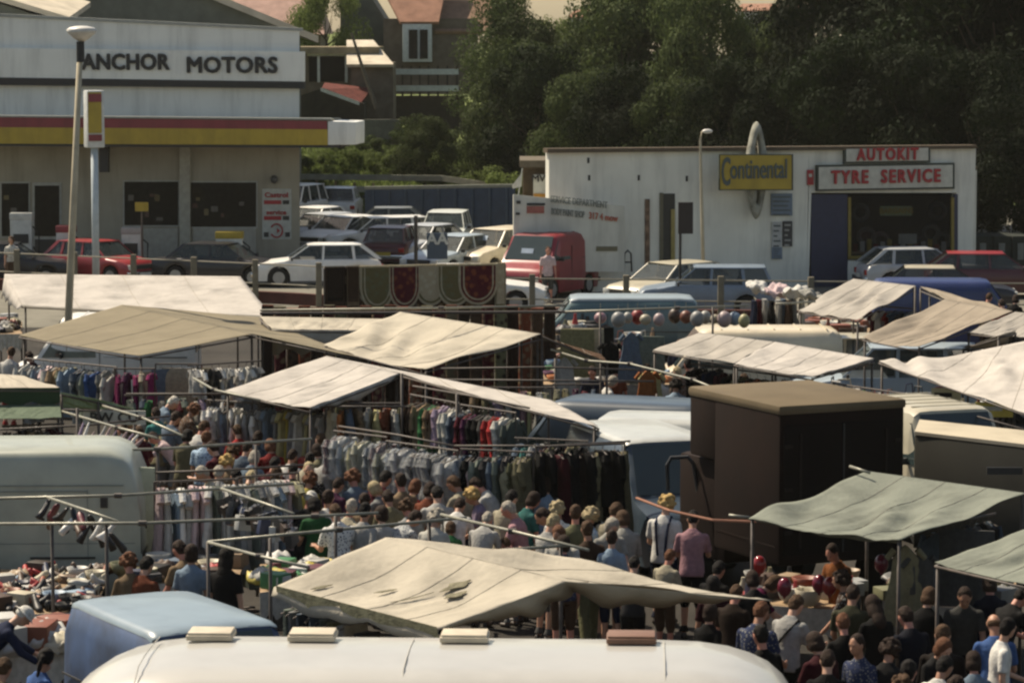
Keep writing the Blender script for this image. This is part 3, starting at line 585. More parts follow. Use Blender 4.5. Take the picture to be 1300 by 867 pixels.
# ---------------------------------------------------------------- vehicles
def interp(x, tab):
    if x <= tab[0][0]: return tab[0][1]
    for (a,va),(b,vb) in zip(tab, tab[1:]):
        if x <= b: return va+(vb-va)*(x-a)/(b-a)
    return tab[-1][1]
def quadp(m, a, b, c, d, off, th=.008, mi=0):         # thin panel lying proud of a quad
    a,b,c,d = map(Vector,(a,b,c,d)); n = (b-a).cross(d-a).normalized()
    m.prism([p+n*off for p in (a,b,c,d)], n*th, mi)
def car(kind, L, W, Hh, col, label, pos, head, cat='car', plate='white', group=None, roofcol=None, stickers=0, rack=False, ribs=True):
    nm = {'van':'panel_van'}.get(kind, 'parked_car')
    o = thing(nm, label, cat, pos, head, group)
    bodym = paint(col, CN[col] if col in CN else CARC[col]); roofm = paint(roofcol, CN.get(roofcol) or CARC[roofcol]) if roofcol else bodym
    x = lambda f: f*L
    van = kind == 'van'
    if kind == 'saloon': top = [(-.5,.50),(-.49,.62),(-.32,.655),(.20,.655),(.24,.645),(.44,.57),(.49,.50),(.5,.42)]; gb = (-.37,.22,-.24,.07)
    elif kind == 'hatch': top = [(-.5,.48),(-.48,.60),(-.42,.66),(.20,.655),(.24,.64),(.44,.57),(.49,.49),(.5,.42)]; gb = (-.475,.22,-.33,.06)
    elif kind == 'estate': top = [(-.5,.45),(-.49,.60),(-.45,.66),(.20,.655),(.24,.64),(.44,.56),(.49,.48),(.5,.42)]; gb = (-.49,.22,-.43,.07)
    else: top = [(-.5,.50),(-.497,.93),(-.47,.985),(-.40,1.0),(.16,1.0),(.20,.985),(.335,.60),(.36,.565),(.46,.50),(.49,.44),(.5,.36)]; gb = None
    sill, ar, ax = .20, .36, .30
    st = sorted(set([-.5,-.497,-.49,-.47,-.45,-.40,-.12,0,.1,.16,.20,.24,.335,.36,.44,.46,.49,.5]+[s*ax+d*ar*1.02/L for s in (-1,1) for d in (-1,-.95,-.8,-.5,0,.5,.8,.95,1)]))
    rings = []
    for f in st:
        X = x(f); zt = interp(f, top)*Hh
        hw = W/2*(1-.10*abs(2*f)**5-.06*(abs(2*f) > .985))
        zb_ = sill
        for s in (-1,1):
            dx = abs(X-s*ax*L)
            if dx < ar: zb_ = max(zb_, .04+.30+math.sqrt(max(0, ar*ar-dx*dx))-.02)
        if abs(f) > .485: zb_ = sill+.06
        zm = min(zt-.1, max(zb_+.05, .52)); tum = .86 if van and zt > .8*Hh else .93
        zs = zt-(.10 if van and zt > .7*Hh else .05)
        zs = max(zs, zb_+.02); zm = min(zm, zs-.01)
        pr = [(hw*.6,zb_),(hw*.97,zb_),(hw,max(zb_+.01,zm)),(hw*(.985 if not van else .97),zs-(zs-zm)*.15),(hw*tum+.01,zs+.02*(zt-zs>.04)),(hw*tum*.86,zt-.012),(hw*.5,zt)]
        rings.append([(X,-y,z) for y,z in pr]+[(X,y,z) for y,z in reversed(pr)])
    b = MB().loft(rings).build('body', bodym, o, smooth='a')
    # sill shadow plate + wheels
    MB().box((0,0,.26),(L*.9,W*.7,.2)).build('underbody', black, o)
    for sx in (-1,1):
        for sy in (-1,1):
            c = Vector((sx*ax*L, sy*(W/2-.11), .31)); m = MB(); m.tube([c-Vector((0,.09,0)), c+Vector((0,.09,0))], .31, 20); wl = m.build('wheel', rubber, o, bevel=.015)
            m = MB(); m.tube([c+Vector((0,sy*.085,0)), c+Vector((0,sy*.098,0))], .19, 16); m.build('rim', M('rim_silver',(.35,.35,.34),.4,metal=.6), wl)
    if not van:
        x0,x1,x2,x3 = [x(f) for f in gb]; wb, wt = W/2*.925, W/2*.76; zb_, zt = .655*Hh-.02, Hh-.045
        B = {(i,s):Vector(((x0,x1)[i], s*wb*(.93 if i==0 else .95), zb_)) for i in (0,1) for s in (-1,1)}
        T = {(i,s):Vector(((x2,x3)[i], s*wt*(.95 if i==0 else .96), zt)) for i in (0,1) for s in (-1,1)}
        m = MB(); vs = [B[0,-1],B[1,-1],B[1,1],B[0,1],T[0,-1],T[1,-1],T[1,1],T[0,1]]
        m.add(vs, [(0,1,5,4),(1,2,6,5),(2,3,7,6),(3,0,4,7)]); m.build('windows', glass, o)
        xm2 = (x2+x3)/2
        rr = []
        for f in (0,.04,.15,.4,.6,.85,.96,1):
            X = x2-.06+(x3-x2+.12)*f; e = 4*f*(1-f); hw = wt*(1.0+.03*e); cz = Hh-.015-.05*(1-min(1,e*2.2))
            rr.append([(X,y*hw,z) for y,z in ((-1.02,zt-.02),(-1.0,zt+.01),(-.88,cz-.008),(-.5,cz+.004),(0,cz+.01),(.5,cz+.004),(.88,cz-.008),(1.0,zt+.01),(1.02,zt-.02))])
        MB().loft(rr).build('roof', roofm, o, smooth='a')
        def pillar(p, q, wx, wy=.035):
            MB().loft([[c+Vector((a*wx/2,bb*wy/2,0)) for a,bb in ((-1,-1),(1,-1),(1,1),(-1,1))] for c in (p,q)]).build('pillar', bodym, o)
        for s in (-1,1):
            pillar(B[1,s],T[1,s],.06); pillar(B[0,s],T[0,s],.16 if kind!='estate' else .08)
            e = Vector((0,s*.004,0))
            xb = x(-.04); fr = .5
            pillar(Vector((xb,s*wb*.945,zb_))+e, Vector((xb-.03,s*wt*.965,zt))+e, .07)
            xc = x(-.27 if kind!='saloon' else -.24)
            if kind != 'saloon': pillar(Vector((xc-.05,s*wb*.94,zb_))+e, Vector((xc,s*wt*.96,zt))+e, .09)
        m = MB()
        for sx_ in (x(.0), x(-.25)):
            for sy in (-.32,.32) if sx_ > x(-.1) else (-.3,.3): m.box((sx_-.05, sy*W/1.6, Hh*.58),(.14,.42,.5)); m.box((sx_-.05, sy*W/1.6, Hh*.58+.32),(.09,.22,.14))
        m.box((x(.16),0,Hh*.62),(.25,W*.72,.1)); m.build('seats', M('seat_fabric',(.05,.045,.04),.9), o)
        wz = .655*Hh
    else:
        m = MB(); hw = W/2
        a = (x(.207), -hw*.76, .962*Hh); c = (x(.330), -hw*.86, .612*Hh)
        quadp(m, (c[0],-hw*.86,c[2]), (c[0],hw*.86,c[2]), (a[0],hw*.76,a[2]), (a[0],-hw*.76,a[2]), .003)
        m.build('windscreen', glass_d, o)
        for s in (-1,1):
            m = MB(); p = [(x(.02),.60),(x(.305),.60),(x(.2),.90),(x(.02),.90)]
            m.prism([(X, s*(hw*(.975 if zz < .7 else .90)+.004), zz*Hh) for X,zz in p], (0,s*.012,0))
            m.build('side_window', glass_d, o)
        m = MB()
        for s in (-1,1): m.box((-L/2-.004, s*hw*.42, Hh*.74),(.02,hw*.56,Hh*.2))
        m.build('rear_window', glass_d, o)
        m = MB()
        for s in (-1,1):
            m.box((x(.0), s*(hw*.985), Hh*.5),(.012,.02,Hh*.62)); m.box((x(-.24), s*(hw*.975), Hh*.60),(x(.44),.012,.02))
        m.box((-L/2-.003,0,Hh*.55),(.012,.015,Hh*.7)); m.build('door_gap', darktrim, o)
        m = MB()
        for k in range(5): m.box((x(-.42+.13*k),0,Hh+.003),(.03,W*.72,.014))
        if ribs: m.build('roof_rib', roofm, o)
        if roofcol:
            rk = []
            for f in (-.478,-.47,-.44,-.40,-.12,.10,.16,.197,.203):
                zt = interp(f, top)*Hh; hw_ = W/2*(1-.10*abs(2*f)**5)
                rk.append([(x(f),s_*hw_*yy,zt+dz_) for s_,yy,dz_ in ((-1,.875,-.075),(-1,.86,-.028),(-1,.76,-.004),(-1,.43,.008),(1,0,.009),(1,.43,.008),(1,.76,-.004),(1,.86,-.028),(1,.875,-.075))])
            MB().loft(rk, cap=False, closed=False).build('roof', roofm, o, smooth=True)
    # trim
    fz_ = .60; MB().box((L/2+.01,0,.40),(.12,W*.93,.13)).build('bumper', chrome if not van else darktrim, o, bevel=.02)
    MB().box((-L/2-.01,0,.42),(.12,W*.93,.13)).build('bumper', chrome if not van else darktrim, o, bevel=.02)
    zl = Hh*(.43 if not van else .34)
    MB().box((L/2-.005,0,zl),(.04,W*.52,.14)).build('grille', darktrim, o)
    for s in (-1,1):
        MB().box((L/2-.03,s*W*.36,zl+.01),(.09,.24,.15)).build('headlight', lamp_gl, o, bevel=.02)
        MB().box((-L/2+.005,s*W*.38,Hh*.46 if not van else Hh*.4),(.05,.2,.16 if not van else .26)).build('taillight', redlens, o, bevel=.01)
        MB().box((x(.20),s*(W/2+.07),Hh*.66 if not van else Hh*.62),(.06,.14,.11)).build('mirror', darktrim, o, bevel=.02)
    MB().box((-L/2-.07,0,.52),(.015,.52,.12)).build('number_plate', ylb if plate == 'yellow' else lamp_gl, o)
    MB().box((L/2+.075,0,.36),(.015,.52,.12)).build('number_plate', lamp_gl, o)
    if stickers:
        m = MB()
        if van: cx, cz = x(.275), Hh*.74; m.prism([(cx+.09,-.25,cz-.08),(cx+.09,.15,cz-.08),(cx+.03,.15,cz+.08),(cx+.03,-.25,cz+.08)], (.012,0,.004))
        else: cx, cz = x(.155), Hh*.80; m.prism([(cx+.05,-.25,cz-.08),(cx+.05,.15,cz-.08),(cx-.04,.15,cz+.08),(cx-.04,-.25,cz+.08)], (.012,0,.004))
        m.build('price_card', M('price_card',(.4,.5,.6),.6), o)
    if rack:
        m = MB()
        for k in (-.3,-.1,.1): m.tube([(x(k),-W*.42,Hh+.12),(x(k),W*.42,Hh+.12)], .02, 6)
        for s in (-1,1): m.tube([(x(-.32),s*W*.4,Hh+.12),(x(.12),s*W*.4,Hh+.12)], .02, 6); 
        for k in (-.3,.1):
            for s in (-1,1): m.tube([(x(k),s*W*.4,Hh-.02),(x(k),s*W*.4,Hh+.12)], .015, 6)
        m.build('roof_rack', darktrim, o)
    return o
CARC = dict(carwhite=(.72,.71,.66), carsilver=(.40,.42,.43), carred=(.28,.025,.03), dullwhite=(.42,.43,.40), vanred=(.24,.025,.03), carmaroon=(.07,.008,.012), carblack=(.012,.012,.016), carblue=(.17,.22,.27), carpaleblue=(.30,.36,.40), cargrey=(.16,.17,.16),
 cream_=(.6,.52,.38), vanteal=(.07,.13,.14), vanblue=(.022,.05,.12), roofgrey=(.24,.29,.31), paleroof=(.19,.25,.29), darkblue=(.018,.035,.12), slateblue=(.032,.052,.072), palevan=(.56,.58,.52), buff=(.42,.38,.28))
glass_d = M('windscreen_glass', (.03,.045,.045), .08, .1, 2, coat=.3)
def at(px, py, z): p = P(px, py, z); return (p.x, p.y, 0)
V = R
M('paint_vanblue', (.028,.062,.14), .5, .5, 2.2, stain=.7)
car('hatch',3.9,1.6,1.38,'carblack','dark hatchback half out of frame at the left border of the forecourt',at(12,307,1.38),V(5))
car('hatch',3.7,1.6,1.40,'carred','red hatchback parked behind the tall sign post',at(127,304,1.40),V(-35))
car('saloon',4.3,1.68,1.36,'carblack','black saloon with chrome bumper before the garage windows',at(282,307,1.36),V(-14))
car('hatch',4.1,1.65,1.36,'carwhite','white hatchback with long sloping tail at the right end of the garage',at(402,308,1.36),V(186))
car('saloon',4.3,1.7,1.36,'carwhite','white saloon with bright bonnet in the second row of parked cars',at(437,273,1.36),V(236))
car('hatch',3.8,1.6,1.38,'carsilver','silver hatchback behind the bright white saloon',at(408,270,1.38),V(238))
car('saloon',4.2,1.65,1.36,'carwhite','white saloon with pinkish bumper squeezed against the garage corner',at(398,262,1.36),V(242))
car('hatch',3.7,1.65,1.5,'carwhite','white hatchback seen from behind, alone below the guard rail',at(433,236,1.5),V(88))
car('estate',3.9,1.6,1.9,'carwhite','tall white van half hidden by the garage corner',at(372,234,1.9),V(250))
car('hatch',3.8,1.62,1.40,'carmaroon','dark maroon hatchback seen from behind with an orange number plate',at(499,285,1.40),V(82), plate='yellow')
car('saloon',4.3,1.65,1.36,'cargrey','grey saloon in the back row under the blue hoarding',at(487,262,1.36),V(182))
car('estate',4.2,1.66,1.40,'carwhite','white estate car between the white saloon and the maroon hatchback',at(478,274,1.40),V(200))
car('estate',4.0,1.7,1.55,'palevan','pale grey estate facing the camera in the back row',at(566,268,1.55),V(-95))
car('saloon',4.3,1.66,1.38,'carsilver','silver saloon behind the blue sign board with two white letters',at(538,284,1.38),V(-120))
car('saloon',4.2,1.68,1.40,'carpaleblue','pale blue saloon with a card behind its windscreen',at(576,297,1.40),V(-122),stickers=1)
car('estate',4.3,1.7,1.55,'cream_','cream estate with a card in its windscreen beside the red van',at(628,289,1.55),V(-122),stickers=1)
car('van',4.0,1.75,1.95,'vanred','red panel van with blue card behind its windscreen',at(694,295,1.95),V(-118),cat='van',stickers=1)
car('saloon',4.3,1.66,1.36,'carwhite','white saloon behind the hanging rugs, its bonnet showing to their right',at(600,335,1.36),V(-3))
car('hatch',4.0,1.62,1.38,'buff','cream hatchback half hidden behind the blue estate',at(850,338,1.24),V(222))
car('estate',3.85,1.66,1.45,'carblue','metallic blue estate behind the fence rail',at(895,336,1.45),V(178))
car('hatch',4.0,1.64,1.38,'carsilver','silver hatchback with red tail lights before the shop window',at(1172,313,1.38),V(8))
car('hatch',4.1,1.64,1.38,'carmaroon','maroon hatchback at the right border before the dark sheds',at(1262,319,1.38),V(-4),roofcol='carred')
car('saloon',4.2,1.64,1.36,'carblack','black saloon with pale bronze roof in front of the maroon hatchback',at(1196,337,1.36),V(-5),roofcol='buff')
# vans among the stalls
car('van',4.1,1.6,1.9,'darkblue','dark blue van with pale roof behind the upper right awning',at(1212,354,1.9),V(-4),cat='van',ribs=False)
car('van',4.2,1.65,1.95,'vanteal','long teal van with curved pale roof behind the dangling balls',at(770,375,1.95),V(180),cat='van',roofcol='roofgrey',ribs=False)
car('van',4.2,1.65,1.95,'cream_','cream van with rounded roof behind the middle right awnings',at(938,415,1.95),V(182),cat='van')
car('estate',4.1,1.6,1.45,'buff','yellowish estate car roof between the two upper right awnings',at(1058,424,1.45),V(180))
car('estate',4.2,1.65,1.75,'carpaleblue','pale blue estate between the right hand awnings',at(1125,436,1.75),V(178))
car('hatch',4.0,1.62,1.45,'carwhite','white car roof beside the great white awning at right',at(1228,444,1.45),V(175))
car('van',4.0,1.65,2.1,'carwhite','white van with rounded roof between the left awnings',at(132,399,2.1),V(180),cat='van')
car('van',3.9,1.6,1.95,'slateblue','plain slate blue van left behind the white van',at(772,505,1.95),V(160),cat='van',ribs=False)
car('van',4.2,1.65,1.97,'dullwhite','white van parked between the strapped blue van and the slate van',at(832,520,2.05),V(168),cat='van',ribs=False)
v8 = P(830,568,1.95)
car('van',4.0,1.7,1.97,'slateblue','slate blue van with white roof facing the crowd beside the brown lorry',(v8.x+.05, v8.y+1.6,0),V(-72),cat='van',roofcol='dullwhite',ribs=False)
rf = MB(); p_ = (v8.x+.05, v8.y+1.6, 0)
car('van',3.2,1.6,2.15,'buff','cream van cab showing between the brown lorry and the long white awning',at(1186,512,2.15),V(-70),cat='van')
# blue van, near left
bp = P(225,768,2.0)
bv = car('van',3.4,1.65,2.0,'vanblue','blue van with streaky faded side behind the long white caravan',(bp.x+.18,bp.y-.62,0),V(-60),cat='van',roofcol='paleroof',ribs=False)
# white high-roof van, near left
o = thing('panel_van', 'big white high roofed panel van standing behind the shoe tables', 'van', P(-20,572,2.35).xyz*Vector((1,1,0)).length/1 if False else (P(20,572,2.35).x-.6, P(20,572,2.35).y+.9, 0), V(2))
hw = .95; L = 4.6; Hh = 2.35; rr = []
for X,zt in ((-L/2,Hh-.1),(-L/2+.1,Hh),(1.6,Hh),(1.85,Hh-.02),(2.03,Hh-.10),(2.15,Hh-.24),(2.23,Hh-.45),(2.28,Hh-.8),(2.3,.5)):
    pr = [(hw*.6,.3),(hw*.98,.32),(hw,.9),(hw*.99,min(zt-.12,1.7)),(hw*.97,zt-.16),(hw*.93,zt-.06),(hw*.84,zt-.01),(hw*.4,zt+.01)]
    rr.append([(X,-y,max(z,.3)) for y,z in pr]+[(X,y,max(z,.3)) for y,z in reversed(pr)])
wv = paint('highvan', (.34,.36,.30)); MB().loft(rr).build('body', wv, o, smooth='a')
m = MB(); 
for zz,x0,x1 in ((1.86,-2.2,2.05),(1.78,-.2,1.55),(1.05,-2.2,2.2)): m.box(((x0+x1)/2,-hw*.995,zz),(x1-x0,.012,.016))
for xx in (-.2,1.55): m.box((xx,-hw*.997,1.3),(.014,.012,1.0))
m.build('door_gap', M('door_gap_grey',(.2,.22,.2)), o)
MB().box((1.78,-hw*1.0,1.62),(.1,.04,.14)).build('hinge', black, o); MB().box((1.2,-hw*1.0,.85),(.9,.03,.03)).build('runner', darktrim, o)
for sx in (-1.5,1.5):
    m = MB(); m.tube([(sx,-.95,.33),(sx,-.75,.33)], .33, 20); m.build('wheel', rubber, o)
dr = MB(); dr.box((0,0,0),(.55,.05,1.75)); a_ = P(157,600,2.0); dr = MB(); q = [P(150,592,2.15), P(195,594,2.15)]; y0 = o.location.y-.2
da, db = D(150,592,y0), D(196,594,y0+.25)
dr.prism([(da.x,da.y,.35),(db.x,db.y,.35),(db.x,db.y,db.z),(da.x,da.y,da.z)], (0,.06,0)); d_ = dr.build('rear_door', M('door_inner',(.30,.33,.25),.6), None)
d_.parent = o; bpy.context.view_layer.update(); d_.matrix_parent_inverse = o.matrix_world.inverted()
m = MB(); cz = (da.z-.85); m.box(((da.x+db.x)/2,da.y+.05,cz),(.3,.03,.07)); c_ = m.build('handle', black, d_)
m = MB(); m.box(((da.x+db.x)/2-.02,da.y+.05,cz-.42),(.2,.03,.3)); m.build('plate_recess', M('dull_plate',(.2,.14,.1),.7), d_)
# caravan, foreground
cl, cr = P(180,800,2.6), P(925,806,2.6)
cc = (cl+cr)/2; o = thing('caravan', 'long white caravan roof with rounded ends across the bottom of the view', 'caravan', (cc.x, cc.y-.75, 0), math.atan2(cr.y-cl.y, cr.x-cl.x))
Lc = 6.72; rr = []
sec = lambda zt, w_: [(w_,.5),(w_,zt-.8),(w_,zt-.36)]+[(w_*(1-.5*(1-math.cos(R(a_)))), zt-.03-.21*(1-math.sin(R(a_)))) for a_ in (0,15,30,45,58,70,80,90)]+[(w_*.3,zt-.008),(.001,zt)]
for f,dz in ((-.5,1.2),(-.498,.62),(-.49,.46),(-.472,.31),(-.445,.19),(-.415,.105),(-.38,.045),(-.34,.012),(-.3,0),(.3,0),(.36,.012),(.40,.05),(.43,.11),(.455,.19),(.475,.31),(.49,.46),(.498,.62),(.5,1.2)):
    zt = 2.6-dz; w_ = 1.08*(1-.5*max(0,dz-.3)**2*.5); pr = [(a,max(b,.5)) for a,b in sec(zt,w_)]
    rr.append([(f*Lc,-y,z) for y,z in pr]+[(f*Lc,y,z) for y,z in reversed(pr)])
cm = M('caravan_paint', (.43,.42,.385), .35, .05, 1.5, coat=.4, stain=.10)
MB().loft(rr).build('shell', cm, o, smooth='a')
MB().box((0,-1.09,2.02),(Lc*.93,.03,.10)).build('trim_strip', M('olive_trim',(.3,.3,.16),.6), o)
m = MB(); 
for X in (-2.55,-.2,2.1): m.tube([(X,-1.085,2.0),(X,-1.075,2.30),(X,-1.01,2.46),(X,-.76,2.57),(X,-.4,2.597),(X,0,2.603),(X,.5,2.59)], .006, 5)
m.build('roof_seam', M('seam_grey',(.35,.34,.3)), o)
for k,(px0,px1,c_) in enumerate(((245,302,'beige'),(371,430,'beige'),(560,620,'beige'),(766,828,'rust'))):
    X = ((px0+px1)/2-553)/135.5; w_ = (px1-px0)/135.5; f_ = MB().box((X,.42,2.63),(w_,.36,.05)).build('roof_vent', M('vent_'+c_, CN[c_] if c_ != 'rust' else (.15,.075,.045), .6), o, bevel=.015)
    MB().box((X,.42,2.665),(w_*.94,.32,.025)).build('vent_lid', M('vent_lid_'+c_, tuple(x*1.1 for x in (CN[c_] if c_ != 'rust' else (.17,.085,.05))), .5), f_, bevel=.008)
for sx in (-.5,.5): MB().tube([(sx,-1.0,.33),(sx,-.8,.33)], .33, 18).build('wheel', rubber, o)
m = MB()
for X in (-2.2,0,2.2): m.box((X,-1.09,1.55),(1.3,.03,.6))
m.build('window', glass_d, o)
# brown lorry
N_, L_, R_ = P(990,515,3.0), P(875,490,3.0), P(1158,507,3.0)
dv = (L_-N_); dv.z = 0; ln = dv.length; dv.normalize(); rv = Vector((dv.y,-dv.x,0)); rv = rv if rv.x > 0 else -rv; wd = 2.02
o = thing('lorry', 'dark brown box lorry with rounded overhanging body beside the green awning', 'lorry', (N_.x,N_.y,0), world=True)
bw = M('brown_lorry_paint', (.012,.005,.003), .8, .3, 1.2, stain=.4); rfm = M('lorry_roof', (.13,.10,.062), .8, .15, 1, stain=.2)
def lb(u0,u1,v0,v1,z0,z1,name,mat,bev=0,par=o):
    n0 = Vector((N_.x,N_.y,0)); q = [n0+dv*u+rv*v+Vector((0,0,z0)) for u,v in ((u0,v0),(u1,v0),(u1,v1),(u0,v1))]
    return MB().prism(q,(0,0,z1-z0)).build(name,mat,par,bevel=bev)
body = lb(0,ln-.75,0,wd,.75,2.97,'box_body',bw,.06); lb(ln-.80,ln,0.003,wd-.003,2.0,2.965,'luton_peak',bw,.06)
lb(-.02,ln+.02,-.02,wd+.02,2.86,3.0,'roof',rfm,.055)
for v in (.02,wd-.02):
    pass
m = MB()
lb(-.03,-.005,.06,wd-.06,.9,2.72,'rear_door',M('brown_door_in_shade',(.006,.003,.002),.8),.01); lb(-.045,-.03,wd/2-.012,wd/2+.012,.9,2.7,'door_gap',black)  # rear face's shade put into the colour: door darker than the body brown
for v in (.3,wd-.34):
    lb(-.06,-.035,v,v+.03,1.0,2.6,'lock_bar',M('dull_bar',(.022,.016,.013),.8))
    for z_ in (1.2,1.8,2.4): lb(-.05,-.034,(.07 if v < 1 else wd-.19),(.19 if v < 1 else wd-.07),z_,z_+.05,'hinge',M('dull_bar',(.022,.016,.013),.8))
lb(.1,ln-.85,-.006,-.002,1.0,1.03,'rib',bw)
cab = lb(ln-.85,ln+.55,.12,wd-.12,.5,1.98,'cab',bw,.1)
lb(ln+.3,ln+.57,.3,wd-.3,1.2,1.8,'windscreen',glass_d,0,cab)
for u in (.5,ln+.1):
    for v in (.05,wd-.25): 
        c = Vector((N_.x,N_.y,.4))+dv*u+rv*v; MB().tube([c,c+rv*.22],.4,18).build('wheel',rubber,o)
m = MB(); m.tube([P(913,580,2.0),P(960,597,1.9),P(1000,605,1.85),P(1028,607,1.85)], .02, 6); tag(m.build('rope', M('old_rope',(.32,.16,.11),.9)), 'pinkish rope sagging along the side of the brown lorry', 'rope')
m = MB(); m.tube([P(808,632,2.0),P(850,648,1.95),P(905,660,1.9),P(960,662,1.9)], .018, 6); tag(m.build('rope', M('old_rope',(.32,.16,.11),.9)), 'rusty line stretched low behind the crowd under the slate van', 'rope')
m = MB(); m.tube([D(848,622,45.5),D(847,590,45.5),D(852,581,45.5),D(873,580,45.5),D(880,588,45.5),D(886,624,45.5)], .03, 8); tag(m.build('tubular_frame', black), 'arched black tubular rail in front of the slate van windscreen', 'rail')
# grey trailer
o = thing('trailer', 'grey box trailer with cream roof at the right border below the cream van', 'trailer', P(1161,549,2.3).xyz*1, world=True)
a_, b_ = P(1161,549,2.3), P(1400,577,2.3); q = [a_, b_, b_+Vector((.4,1.5,0)), a_+Vector((.25,1.4,0))]
MB().prism([Vector((p.x,p.y,.6)) for p in q],(0,0,1.66)).build('body', M('grey_trailer',(.05,.048,.04),.8,.15,1,stain=.2), o, bevel=.02)
MB().prism([p+Vector((0,-.02,-.03)) for p in q],(0,0,.05)).build('roof', M('cream_roof',(.42,.37,.28),.8,.1,1,stain=.2), o)
c1 = P(1275,570,2.3); MB().box((c1.x,c1.y-.05,2.0),(.5,.04,.1)).build('vent', black, o)
for dx in (.6,1.6): MB().tube([(a_.x+dx,a_.y-.1,.35),(a_.x+dx,a_.y+.1,.35)],.35,18).build('wheel',rubber,o)
# blue board with two letters
o = thing('sign', 'dark blue board with two white capitals among the parked cars', 'sign', at(554,325,.3), world=True)
pp = D(554,312,99.3); wbox(542,296,568,329,99.3,.08,MB()).build('board', M('aa_blue',(.03,.06,.10),.5), o); text('AA', .35, M('letter_pale',(.45,.5,.48),.6), o, D(555,304,99.29), (1,0,0), (0,0,1), 1.0, .01)
m = MB(); m.tube([D(528,350,99.6), D(528,274,99.6)], .06, 8); tag(m.build('bollard', black), 'black upright post beside the blue lettered board', 'post')
# ---------------------------------------------------------------- people
def remesh(mb, vox, dec, smooth=4):
    o = mb.build('tmp', bark); md = o.modifiers.new('r','REMESH'); md.mode = 'VOXEL'; md.voxel_size = vox
    sm = o.modifiers.new('s','SMOOTH'); sm.iterations = smooth; sm.factor = .5
    dc = o.modifiers.new('d','DECIMATE'); dc.ratio = dec
    dg = bpy.context.evaluated_depsgraph_get(); dg.update()
    me = bpy.data.meshes.new_from_object(o.evaluated_get(dg)); old = o.data; bpy.data.objects.remove(o)
    me.materials.clear(); me.shade_smooth(); return me
def sphere_cone(m, p, q, r0, r1, n=12):
    p, q = Vector(p), Vector(q); m.ell(p,(r0,)*3,n,8); m.ell(q,(r1,)*3,n,8); m.tube([p,q],[r0,r1],n)
def pose(lean=8, headp=15, arms=((-6,10),(-6,10)), stride=0., female=False, twist=0):
    """arms: (shoulder swing forward deg, elbow bend deg) for left/right."""
    J = {}
    ln = Matrix.Rotation(R(-lean),3,'X'); pel = Vector((0,0,.94))
    up = lambda v: pel+ln@(Vector(v)-pel)
    J['up'] = up; J['ln'] = ln
    J['head'] = up((0,.015,1.50))+ln@Matrix.Rotation(R(-headp),3,'X')@Vector((0,.02,.135)); J['hr'] = ln@Matrix.Rotation(R(-headp),3,'X')@Matrix.Rotation(R(twist),3,'Z')
    J['neck'] = up((0,0,1.44))
    sw = .150 if female else .170
    for i,s in enumerate((-1,1)):
        a, b = arms[i]; J['sh',s] = up((s*sw,0,1.375))
        d1 = Matrix.Rotation(R(a),3,'X')@Vector((s*.16,0,-1)).normalized(); J['el',s] = J['sh',s]+d1*.28
        d2 = Matrix.Rotation(R(a+b),3,'X')@Vector((-s*.05 if b > 30 else s*.05,0,-1)).normalized(); J['wr',s] = J['el',s]+d2*.25; J['hd',s] = d2
        J['hip',s] = Vector((s*.09,0,.90)); J['kn',s] = Vector((s*.095,.03+s*stride*.5,.49)); J['an',s] = Vector((s*.10,s*stride-.02*(s*stride<0),.08))
    return J
def body_mesh(J, fem):
    m = MB(); up = J['up']; ln = J['ln']; k = .92 if fem else 1
    for z,rx,ry,y in ((.93,.155,.11,0),(1.0,.145,.10,0),(1.12,.125*k,.09,0),(1.25,.145*k,.10,.005),(1.36,.155*k,.095,0)):
        m.ell(up((0,y,z)),(rx,ry,.10),14,8,rot=ln)
    for s in (-1,1):
        sphere_cone(m, J['sh',s], J['el',s], .043*k, .037*k); sphere_cone(m, J['el',s], J['wr',s], .038*k, .026*k)
        sphere_cone(m, up((0,0,1.395)), J['sh',s], .036, .040*k)
        sphere_cone(m, J['hip',s], J['kn',s], .085, .055); sphere_cone(m, J['kn',s], J['an',s], .055, .036)
        an = J['an',s]; sphere_cone(m, an+Vector((0,-.02,-.03)), an+Vector((s*.015,.15,-.05)), .038, .03)
        d = J['hd',s]; w_ = J['wr',s]; f = Vector((0,1,0)); f = (f-d*f.dot(d)).normalized(); n = d.cross(f)
        rot = Matrix((( n.x,f.x,d.x),(n.y,f.y,d.y),(n.z,f.z,d.z)))
        m.ell(w_+d*.05,(.016,.040,.052),10,8,rot=rot)
        for q,(off,ll) in enumerate(((-.030,.055),(-.010,.068),(.011,.072),(.031,.062))):
            b0 = w_+d*.085+f*off; b1 = b0+d*ll*.5+n*(-s)*.006; b2 = b1+(d*.8-n*s*.5).normalized()*ll*.5
            m.tube([b0,b1,b2],[.0095,.009,.0075],7)
        t0 = w_+d*.03+f*.032; t1 = t0+(d+f*.9).normalized()*.035; t2 = t1+(d*1.2+f*.2).normalized()*.03; m.tube([t0,t1,t2],[.012,.011,.008],7)
    sphere_cone(m, J['neck']-J['ln']@Vector((0,0,.03)), J['head']-J['hr']@Vector((0,.02,.05)), .055*k, .05*k)
    h, hr = J['head'], J['hr']
    m.ell(h,(.073,.093,.108),16,12,rot=hr); m.ell(h+hr@Vector((0,.035,-.055)),(.052,.055,.058),12,8,rot=hr)
    m.tube([h+hr@Vector((0,.085,.015)), h+hr@Vector((0,.112,-.02)), h+hr@Vector((0,.09,-.03))],[.009,.015,.012],7)
    m.ell(h+hr@Vector((0,.088,-.055)),(.024,.010,.010),8,6,rot=hr)
    for s in (-1,1): m.ell(h+hr@Vector((s*.075,-.005,-.005)),(.010,.020,.032),8,6,rot=hr); m.ell(h+hr@Vector((s*.03,.082,.03)),(.02,.010,.007),8,6,rot=hr)
    return remesh(m, .0095, .22, 3)
